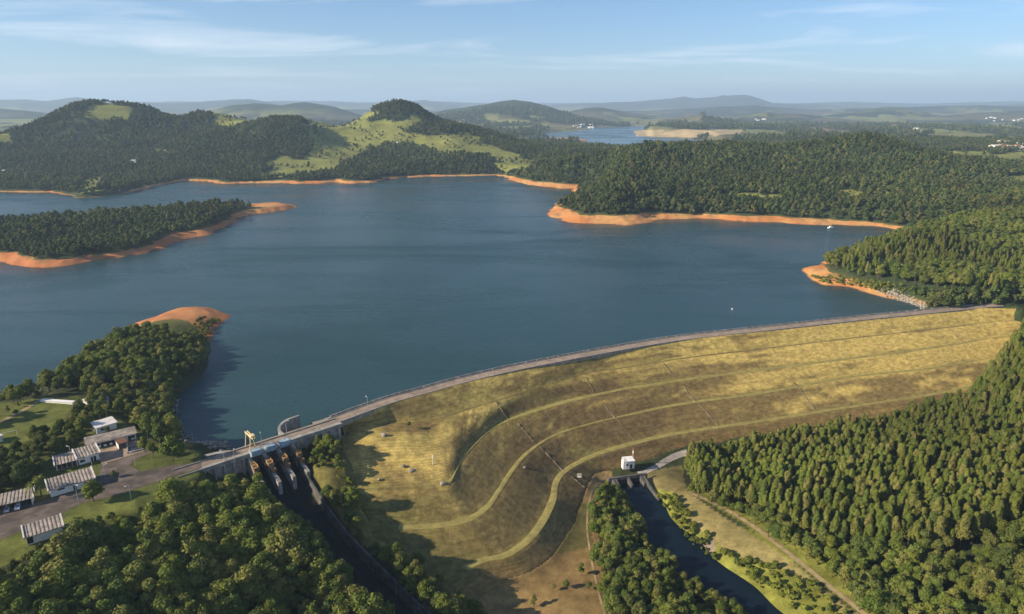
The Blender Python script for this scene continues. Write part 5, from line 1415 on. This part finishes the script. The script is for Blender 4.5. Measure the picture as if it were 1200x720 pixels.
wood("pine_wood", pn_x[~mP], pn_y[~mP], zP[~mP] - .1, ps[~mP], cP_, 5, "rest of the pine plantation right of the dam", 2)
# shrubs and scrub
sx, sy = scatter(base_in([[(757,575),(788,582),(815,616),(846,642),(882,657),(913,666),(950,686),(1020,745),(1040,790),(930,790),(919,722),(858,686),(815,650),(786,615)], [(805,574),(870,612),(930,655),(1000,708),(1025,700),(940,630),(870,588),(815,560)], [(365,545),(395,560),(412,600),(440,610),(425,575),(400,545),(385,520)], [(395,575),(460,590),(450,620),(420,600)], [(195,455),(245,400),(252,385),(262,380),(240,372),(205,400),(185,440)], [(180,470),(200,465),(205,510),(190,520)], [(950,325),(985,325),(1030,332),(1085,341),(1120,346),(1090,352),(1050,345),(1000,336),(965,333)], [(60,645),(110,622),(165,604),(165,596),(110,612),(70,630)], [(20,655),(40,643),(80,630),(90,634),(50,655),(25,665)], [(-60,500),(0,470),(45,463),(45,460),(0,465)]]), (-330, 520), (140, 640), 2.1, seed=41)
k_ = clear(sx, sy) & (np.random.default_rng(6).random(len(sx)) < .5); sx, sy = sx[k_], sy[k_]
k_ = seg_dist(sx, sy, px_poly([(806,577),(875,612),(940,662),(1008,716)], -22), False) > 3.0; sx, sy = sx[k_], sy[k_]
wood("scrub", sx, sy, ground(sx, sy) - .1, np.random.default_rng(8).uniform(.5, 1.5, len(sx)), cS, 4, "bright scrub along the banks and wood edges", 3)

# woods on the hills and the far shore
FAR = [crown_from_lobes("far_crown", broad_lobes(rg, 10, [4.0, 4.6, 3.6, 4.3][i], 6, .9), 230, .85, M['wood'], rg, .86) for i in range(4)]
FARP = [pine_crown("far_crown", rg, 14.0, 2.9, 150, .8, M['wood'], .25, .6) for _ in range(2)]
cF = protos("hill_tree", FAR)
lowv = fbm(GX / 45.0 + 11, GY / 45.0 + 4, 3)
thin = (sstep(0.60, 0.68, fbm(GX / 110.0 + 5, GY / 110.0 + 44, 3)))
def hill_test(r0, r1):
    def f(x, y):
        r = np.hypot(x, y); k_ = (r > r0) & (r <= r1) & (samp(DS, x, y) > 9) & (samp(ZS - bandh, x, y) > .5) & (samp(PAST, x, y) < .35) & ~inside(x, y, down_poly)
        k_ &= ~((x > -300) & (y < 560) & (x < 100))
        k_ &= np.random.default_rng(int(r0)).random(len(x)) > samp(thin, x, y) * .45
        return k_
    return f
for i, (r0, r1, spc, smin, smax) in enumerate([(560, 930, 5.4, .55, .95), (930, 1500, 6.8, .7, 1.2), (1500, 2500, 7.8, .75, 1.2)]):
    x, y = scatter(hill_test(r0, r1), (-r1 * .82, r1 * .82), (r0 * .55, r1), spc, seed=60 + i)
    if i == 0:                                             # the right bank was planted above
        u, v = project(x, y, ground(x, y)); k_ = ~((x > 180) & inside(u, v, [(945,318),(975,306),(1040,283),(1070,277),(1110,265),(1210,235),(1420,200),(1420,330),(1320,318),(1205,345),(900,345)])) ; x, y = x[k_], y[k_]
    s = np.random.default_rng(70 + i).uniform(smin, smax, len(x)) * (.75 + .5 * fbm(x / 35, y / 35, 2))
    wood("hillside_wood", x, y, ground(x, y) - .2, s, cF, 4, ["woods on the near shores and island of the reservoir", "woods on the middle ridges beyond the reservoir", "woods on the hills across the reservoir"][i], 10 + i)
def far_test(x, y):
    r = np.hypot(x, y); b_ = samp(BC[..., 0], x, y)
    return (r > 2500) & (r < 5200) & (b_ < .075) & (ground(x, y) > 2)
x, y = scatter(far_test, (-4200, 4200), (1500, 5200), 24, seed=80)
wood("distant_wood", x, y, ground(x, y) - 1, np.random.default_rng(81).uniform(1.4, 2.6, len(x)), cF, 4, "woods of the distant plain and ranges", 20)
# trees strewn over the pastures
x, y = scatter(lambda x, y: (samp(PAST, x, y) > .6) & (np.hypot(x, y) > 900) & (samp(lowv, x, y) > .60), (-1800, 1300), (800, 2400), 17, seed=90)
wood("pasture_trees", x, y, ground(x, y) - .2, np.random.default_rng(91).uniform(.5, 1.0, len(x)), cF, 4, "scattered small trees on the hill pastures", 21)
print("trees", len(br_x), len(pn_x), len(sx))

# ------------------------------------------------------------------ haze
mb = MB(); mb.box((0, 22000, 330), (90000, 50000, 740)); 
mh = bpy.data.materials.new("haze"); mh.use_nodes = True; t = mh.node_tree; t.nodes.clear()
ho = t.nodes.new("ShaderNodeOutputMaterial"); hv = t.nodes.new("ShaderNodeVolumePrincipled")
hv.inputs["Color"].default_value = (0.57, 0.76, 1.0, 1); hv.inputs["Density"].default_value = HAZE; hv.inputs["Anisotropy"].default_value = 0.1
t.links.new(hv.outputs[0], ho.inputs["Volume"])
hz_ = mb.build("haze", mh); hz_["kind"] = "stuff"
